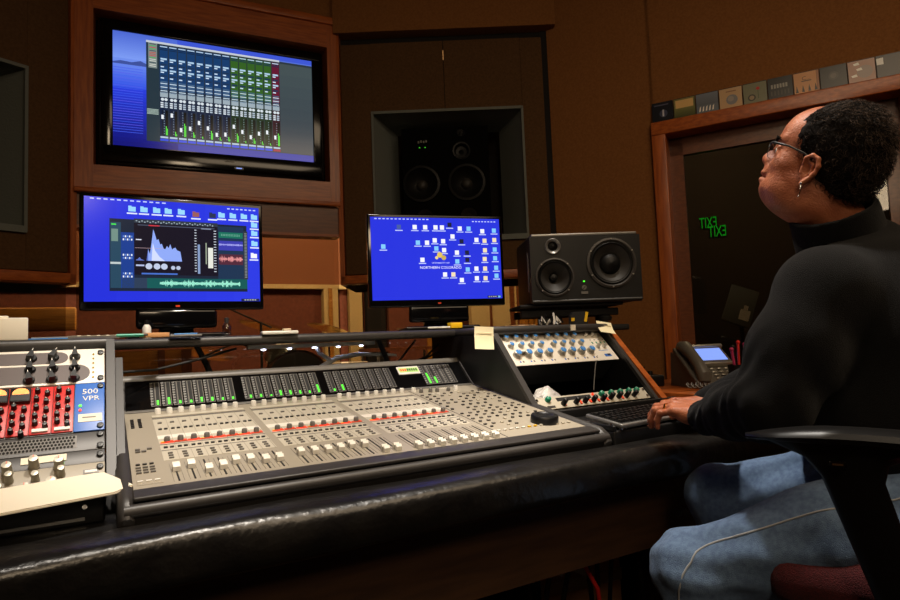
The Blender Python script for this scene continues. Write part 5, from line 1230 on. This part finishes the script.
# open cuff and neck
wd = wrL-elL; wd = wd/np.linalg.norm(wd)
v.cap(wrL+wd*.004, wrL+wd*.12, .034, .036, .002, 'sub')
P, Fc = v.mesh(); sweater = child('sweater', P, Fc, 'sweater')
# turtleneck collar: folded tube round the neck
nk0 = neck+V3(-.006, .010, -.012); nk1 = headc+V3(.018, -.012, -.098)
axn = nk1-nk0; Ln = np.linalg.norm(axn); axn = axn/Ln
v = Vol(tuple(np.minimum(nk0, nk1)-.13), tuple(np.maximum(nk0, nk1)+.13), .004)
v.cap(nk0-axn*.03, nk1+axn*.03, .090, .080, .01)
v.plane(nk1+axn*.012, axn+fx*.0); v.cap(nk0, nk1+axn*.10, .068, .070, .004, 'sub')
v.cap(nk0-axn*.01, nk0+axn*.010, .092, .090, .006); v.cap(nk0, nk1+axn*.10, .064, .066, .004, 'sub')
v.disp(lambda x, y, z: .0013*snoise(x, y, z, 50, 21)); P, Fc = v.mesh(); child('collar', P, Fc, 'sweater')
# ---- jeans
v = Vol((.86, .28, .08), (1.72, 1.12, .86), .0055)
v.ell(pel+V3(0, 0, -.01), (.145, .190, .095), .05, rot=BR)
for h_, k_, a_ in ((hipL, knL, anL), (hipR, knR, anR)):
    md = h_*.5+k_*.5+V3(0, 0, .004); v.chain([h_, md, k_], [.098, .093, .066], .04); v.ell(k_+V3(0, .004, -.006), (.064, .066, .066), .03)
    v.chain([k_+V3(0, -.008, -.01), k_*.5+a_*.5+V3(0, -.012, 0), a_], [.064, .061, .054], .03)
th_ = knL-hipL; thn = th_/np.linalg.norm(th_)
sd_ = np.cross(thn, V3(0, 0, 1)); sd_ = -sd_/np.linalg.norm(sd_)      # towards the camera side
if sd_ @ (V3(0, 0, 0)-hipL) < 0: sd_ = -sd_
v.disp(wrinkle(hipL, knL, .95, .40, 22, .0042, 71, (3.5, 0, 5)))
v.disp(wrinkle(hipL, knL, .15, .30, 26, .0060, 73, (-3, 0, 3)))
v.disp(wrinkle(knL, anL, .12, .30, 30, .0055, 75, (3, 2, 0)))
v.disp(wrinkle(hipR, knR, .75, .45, 22, .0065, 77, (2, 0, 3)))
v.disp(lambda x, y, z: .0022*snoise(x, y, z, 24, 31)+.0009*snoise(x, y, z, 75, 32))
P, Fc = v.mesh(); jeans = child('jeans', P, Fc, 'denim')
# stitched side seam of the near leg: follow the surface
from mathutils.bvhtree import BVHTree
bv = BVHTree.FromPolygons([tuple(p) for p in P.tolist()], [tuple(f) for f in Fc.tolist()])
def on_surf(p, d, off=.001):
    r = bv.ray_cast(Vector(p)+Vector(d)*.25, -Vector(d)); return None if r[0] is None else (r[0]+Vector(d)*off)
seam = []
for k in range(60):
    t_ = k/59; c_ = hipL+th_*(-.05+1.03*t_)+V3(0, 0, .012); q = on_surf(c_, tuple((sd_*.74+V3(0, 0, .67))), .0004)
    if q: seam.append(q)
shk = anL-knL
for k in range(30):
    t_ = .02+k/29*.95; d_ = tuple(sd_*.86+thn*.5+V3(0, 0, .1*(1-t_))); c_ = knL+shk*t_; q = on_surf(c_, d_, .0006)
    if q: seam.append(q)
sm_ = [Vector(p) for p in seam]
for _ in range(14): sm_ = [sm_[0]]+[(sm_[i-1]+sm_[i]*2+sm_[i+1])/4 for i in range(1, len(sm_)-1)]+[sm_[-1]]
rs_ = []
for a_, b_ in zip(sm_, sm_[1:]):
    m_ = max(1, int((b_-a_).length/.008))
    for q_ in range(m_): rs_.append(a_.lerp(b_, q_/m_))
sp_ = []
for p_ in rs_:
    r_ = bv.find_nearest(p_); nn = r_[1] if r_[1].dot(Vector(sd_)) > 0 else -r_[1]; sp_.append(r_[0]+nn*.0003-Vector(PB))
b = MB(); b.tube([tuple(p) for p in sp_], .0017, 'stitch', 6); so_ = b.build('side_seam', jeans)
# shoes, belt
for a_ in (anL, anR):
    v = Vol(tuple(a_-.22), tuple(a_+.24), .006); v.lo[2] = max(v.lo[2], -.2)
    f0 = V3(a_[0], a_[1], .0); v.cap(a_+V3(0, 0, -.02), f0+V3(0, 0, .055), .048, .045, .02); v.ell(f0+fw*.10+V3(0, 0, .045), (.13, .045, .036), .03, rot=BR); v.ell(f0-fw*.01+V3(0, 0, .04), (.05, .04, .04), .02, rot=BR)
    v.plane((0, 0, .004), (0, 0, -1)); P, Fc = v.mesh(); child('shoe', P, Fc, 'shoe')
# ---- eyes, glasses, earring, ring (head local -> world)
for s in (-1, 1):
    b = MB(); c_ = h2w((.0795, s*.031, .021))-PB; b.ball(tuple(c_), .0125, 'eye_white', 16); e_ = b.build('eye', person)
    b = MB(); q = Vector(fx); p0 = Vector(c_)+q*.0095; b.lathe([(.0055, 0), (.0045, .0028), (.0, .0036)], 'iris', tuple(p0), tuple(q), 14); b.build('iris', e_)
def hp(x, y, z): return tuple(h2w((x, y, z))-PB)
b = MB()
for s in (-1, 1):
    pts = []
    for k in range(21):
        a = 2*PI*k/20; cx = .106-.0000; yy = .033*s+.026*math.cos(a); zz = .020+.0165*math.sin(a)*(1 if math.sin(a) > 0 else 1.0); pts.append(hp(.108-.25*max(0, abs(yy)-.02), yy, zz))
    top = [p for i, p in enumerate(pts) if 0 <= i <= 10]
    b.tube(top, .0021, 'black_plastic', 8); b.tube(pts[10:], .0008, 'alu', 6)
b.tube([hp(.108, -.008, .026), hp(.111, 0, .029), hp(.108, .008, .026)], .0018, 'black_plastic', 8)
gl = b.build('glasses', person)
for s in (-1, 1):
    b = MB(); b.tube([hp(.098, s*.058, .030), hp(.090, s*.070, .031), hp(.055, s*.074, .028), (hp(.020, s*.077, .018)), hp(-.002, s*.080, .006)], [.003, .0028, .0022, .002, .0018], 'black_plastic', 8); b.build('temple', gl)
    b = MB(); n = 20; b.raw([hp(.1078-.25*max(0, abs(.033*s+.026*math.cos(2*PI*k/n))-.02), .033*s+.026*math.cos(2*PI*k/n), .020+.0165*math.sin(2*PI*k/n)) for k in range(n)], [tuple(range(n))], 'bottle_clear'); b.build('lens', gl)
b = MB(); b.tube([hp(.001, .080, -.047), hp(-.001, .086, -.052), hp(-.004, .087, -.062), hp(-.004, .086, -.071)], .0010, 'chrome', 8); b.ball(hp(.001, .083, -.046), .0028, 'chrome', 12); b.ball(hp(-.004, .086, -.073), .0018, 'chrome', 12); b.build('earring', person)
# ring on the ring finger: world position from the hand frame
def hw(x, y, z): return V3(x, y, z) @ HLm.T + hlo - PB
c_ = hw(.098, .011, .0045); d_ = HLm @ V3(.98, 0, -.2); b = MB(); b.lathe([(.0112, -.002), (.0121, -.002), (.0121, .002), (.0112, .002)], 'gold', tuple(c_), tuple(d_), 24); b.build('ring', person)
# eyebrows
for s in (-1, 1):
    b = MB()
    for k in range(46):
        u = random.random(); y = s*(.014+.034*u); x = .0985-.018*u*u; z = .043+.004*math.sin(u*PI)+random.uniform(-.003, .003)
        p0 = hp(x, y, z); p1 = hp(x+.004, y+s*.008, z+.003); b.tube([p0, p1], .0006, 'hair', 4)
    b.build('eyebrow', person)
# ---- hair: scalp volume plus short curls
def hairline(P):       # <0 where hair grows (head local)
    x, y, z = P[..., 0], P[..., 1], P[..., 2]; ay = np.abs(y)
    side = np.interp(z, [-.06, -.045, -.02, .0, .012, .03, .048, .08, .11, .135, .16], [-.05, -.035, .004, .022, .036, .050, .062, .054, .038, .016, .0])
    cen = -.005-.9*np.maximum(0, .03-ay)
    xf = np.where(z > .10, side+np.minimum(0, (ay-.035))*.8, side)
    d1 = x-xf; d2 = (-.052-.25*np.maximum(0, -x-.05))-z
    return np.maximum(d1, d2)
v = Vol((-.16, -.11, -.09), (.10, .11, .175), .003)
v.ell((-.014, 0, .060), (.098, .080, .088), 0); v.ell((-.046, 0, .010), (.066, .070, .075), .03)
g = np.meshgrid(*v.ax, indexing='ij'); PP = np.stack(g, -1)
v.F = np.maximum(v.F-.0035-.0026*snoise(g[0], g[1], g[2], 110, 41)-.0018*snoise(g[0], g[1], g[2], 230, 42), hairline(PP)*.8).astype(np.float32)
for s in (-1, 1): v.ell((-.004, s*.086, -.016), (.022, .022, .034), .004, 'sub')
P, Fc = v.mesh(); hw_ = h2w(P)
hair = child('hair', hw_, Fc, 'hair')
b1 = []; cand = P[(np.linalg.norm(P, axis=1) > .05)]
sel = cand[rng.integers(0, len(cand), 6500)]
ctr = V3(-.018, 0, .045); vs = []; fs = []; fm = []
for p in sel:
    n_ = p-ctr; n_[2] *= .9; n_ /= np.linalg.norm(n_)
    rel = hairline(p[None])[0]
    if rel > -.001: continue
    crown = p[2] > .09
    t1 = np.cross(n_, rng.normal(size=3)); t1 /= np.linalg.norm(t1); t2 = np.cross(n_, t1); R = rng.uniform(.003, .008); hh = rng.uniform(.003, .010 if not crown else .016); ph0 = rng.uniform(0, 6.28); turns = rng.uniform(.5, 1.1)*2*PI
    r0 = rng.uniform(.0005, .0009); base = len(vs); ns_ = 7
    sweep = V3(-.010, 0, -.006)
    for i in range(ns_):
        u = i/(ns_-1); a = ph0+turns*u; c_ = p-n_*.002+n_*hh*u*1.1+t1*R*(math.cos(a)-math.cos(ph0))+t2*R*(math.sin(a)-math.sin(ph0))+sweep*u
        w_ = r0*(1-.6*u)
        for kk in range(3): aa = 2*PI*kk/3; vs.append(c_+w_*(t1*math.cos(aa)+n_*math.sin(aa)))
    for i in range(ns_-1):
        for kk in range(3): fs.append((base+i*3+kk, base+i*3+(kk+1) % 3, base+(i+1)*3+(kk+1) % 3, base+(i+1)*3+kk))
    g_p = .16+.35*max(0, p[2]-.07)/.07+.30*(p[0] < -.08); fm += [1 if rng.random() < g_p else 0]*(3*(ns_-1))
vs = h2w(np.array(vs)); child('hair_curls', vs, np.array(fs), ['hair', 'hair_grey'], fm)
# ================================================================ office chair
ch = thing('office_chair', 'office chair with dark red seat and black looped armrest in front of the seated man', 'chair', (1.40, .50, 0), (0, 0, 112-90))
# local: y forward, x to the sitter's right
b = MB(); n = 24; vs = []; fs = []
b.box((-.02, .05, .605), (.54, .54, .10), 'seat_red', bev=.045); b.build('seat', ch)
b = MB(); b.box((0, .03, .535), (.46, .46, .045), 'black_plastic', bev=.012); b.build('seat_pan', ch)
b = MB(); b.box((0, -.30, .86), (.44, .07, .42), 'seat_red', (8, 0, 0), bev=.03); b.build('backrest', ch)
b = MB(); b.tube([(0, -.10, .50), (0, -.32, .52), (0, -.36, .68), (0, -.345, .80)], .022, 'black_plastic', 10); b.build('back_support', ch)
b = MB(); b.cyl((0, 0, .14), (0, 0, .505), .028, 'chrome', seg=18); b.cyl((0, 0, .12), (0, 0, .30), .036, 'black_plastic', seg=18); b.build('gas_column', ch)
for k in range(5):
    a = 2*PI*k/5+.3; cx, cy = .30*math.cos(a), .30*math.sin(a); b = MB(); b.tube([(0, 0, .14), (cx*.5, cy*.5, .125), (cx, cy, .085)], [.032, .026, .02], 'black_plastic', 10); l_ = b.build('star_leg', ch)
    b = MB(); b.cyl((cx-.012, cy-.012, .031), (cx+.012, cy+.012, .031), .030, 'black_plastic'); b.cyl((cx, cy, .03), (cx, cy, .09), .010, 'chrome'); b.build('caster', l_)
def armrest(P0, P1, post_t, foot, nm='armrest'):
    """pad from tip P0 to back P1 in chair coordinates"""
    P0, P1 = Vector(P0), Vector(P1); d = P1-P0; b = MB(); n = 14
    side = d.cross(Vector((0, 0, 1))).normalized(); vs = []; fs = []; m = 12
    for i in range(n+1):
        u = i/n; c = P0+d*u+Vector((0, 0, .006*math.sin(PI*u)-.012*(1-u)**4)); w = .034*(1-(1-min(1, u*5))**2)**.5+.004 if u < .2 else .038
        w = min(w, .038*(1-max(0, u-.85)**2*10)); tk = .013*(.35+.65*min(1, u*4))*(1 if u < .9 else .8)
        for k in range(m):
            a = 2*PI*k/m; vs.append(tuple(c+side*w*math.cos(a)+Vector((0, 0, tk*math.copysign(abs(math.sin(a))**.7, math.sin(a))))))
    for i in range(n):
        for k in range(m): fs.append((i*m+k, i*m+(k+1) % m, (i+1)*m+(k+1) % m, (i+1)*m+k))
    fs += [tuple(range(m)), tuple(n*m+k for k in range(m-1, -1, -1))]
    b.raw(vs, fs, 'black_plastic', True); b.build(nm, ch)
    top = P0+d*post_t+Vector((0, 0, -.008)); foot = Vector(foot); b = MB(); dirn = d.normalized(); vs = []; fs = []; m = 12; n = 12
    for i in range(n+1):
        u = i/n; c = top.lerp(foot, u)+Vector((0, 0, 0)); c += dirn*0; hw_ = .075*(1-min(1, u*7))**2+.043-.010*u; th = .014
        for k in range(m): a = 2*PI*k/m; vs.append(tuple(c+dirn*hw_*math.cos(a)+side*th*math.sin(a)))
    for i in range(n):
        for k in range(m): fs.append((i*m+k, i*m+(k+1) % m, (i+1)*m+(k+1) % m, (i+1)*m+k))
    fs += [tuple(range(m)), tuple(n*m+k for k in range(m-1, -1, -1))]
    b.raw(vs, fs, 'black_plastic', True); po_ = b.build('arm_post', ch)
    s_ = 1 if top.x > 0 else -1
    b = MB(); c = top+Vector((s_*.016, 0, -.032)); b.box(tuple(c), (.004, .022, .014), 'black_gloss', bev=.002); b.box(tuple(c+Vector((s_*.003, 0, .002))), (.002, .014, .003), 'chrome'); b.build('height_button', po_)
    b = MB(); b.tube([tuple(foot), (foot.x*.86, foot.y+.0, .505), (0, foot.y+.0, .505)], .018, 'black_plastic', 8); b.build('arm_bracket', ch)
CI = Matrix.Translation(ch.location) @ Matrix.Rotation(R_(22), 4, 'Z'); CI = CI.inverted()
tipw, backw, footw = Vector((.925, .636, .884)), Vector((1.075, .275, .864)), Vector((1.095, .475, .52))
armrest(CI @ tipw, CI @ backw, .33, CI @ footw)
l0, l1, lf = CI @ tipw, CI @ backw, CI @ footw
armrest((-l0.x, l0.y, l0.z), (-l1.x, l1.y, l1.z), .28, (-lf.x, lf.y, lf.z))
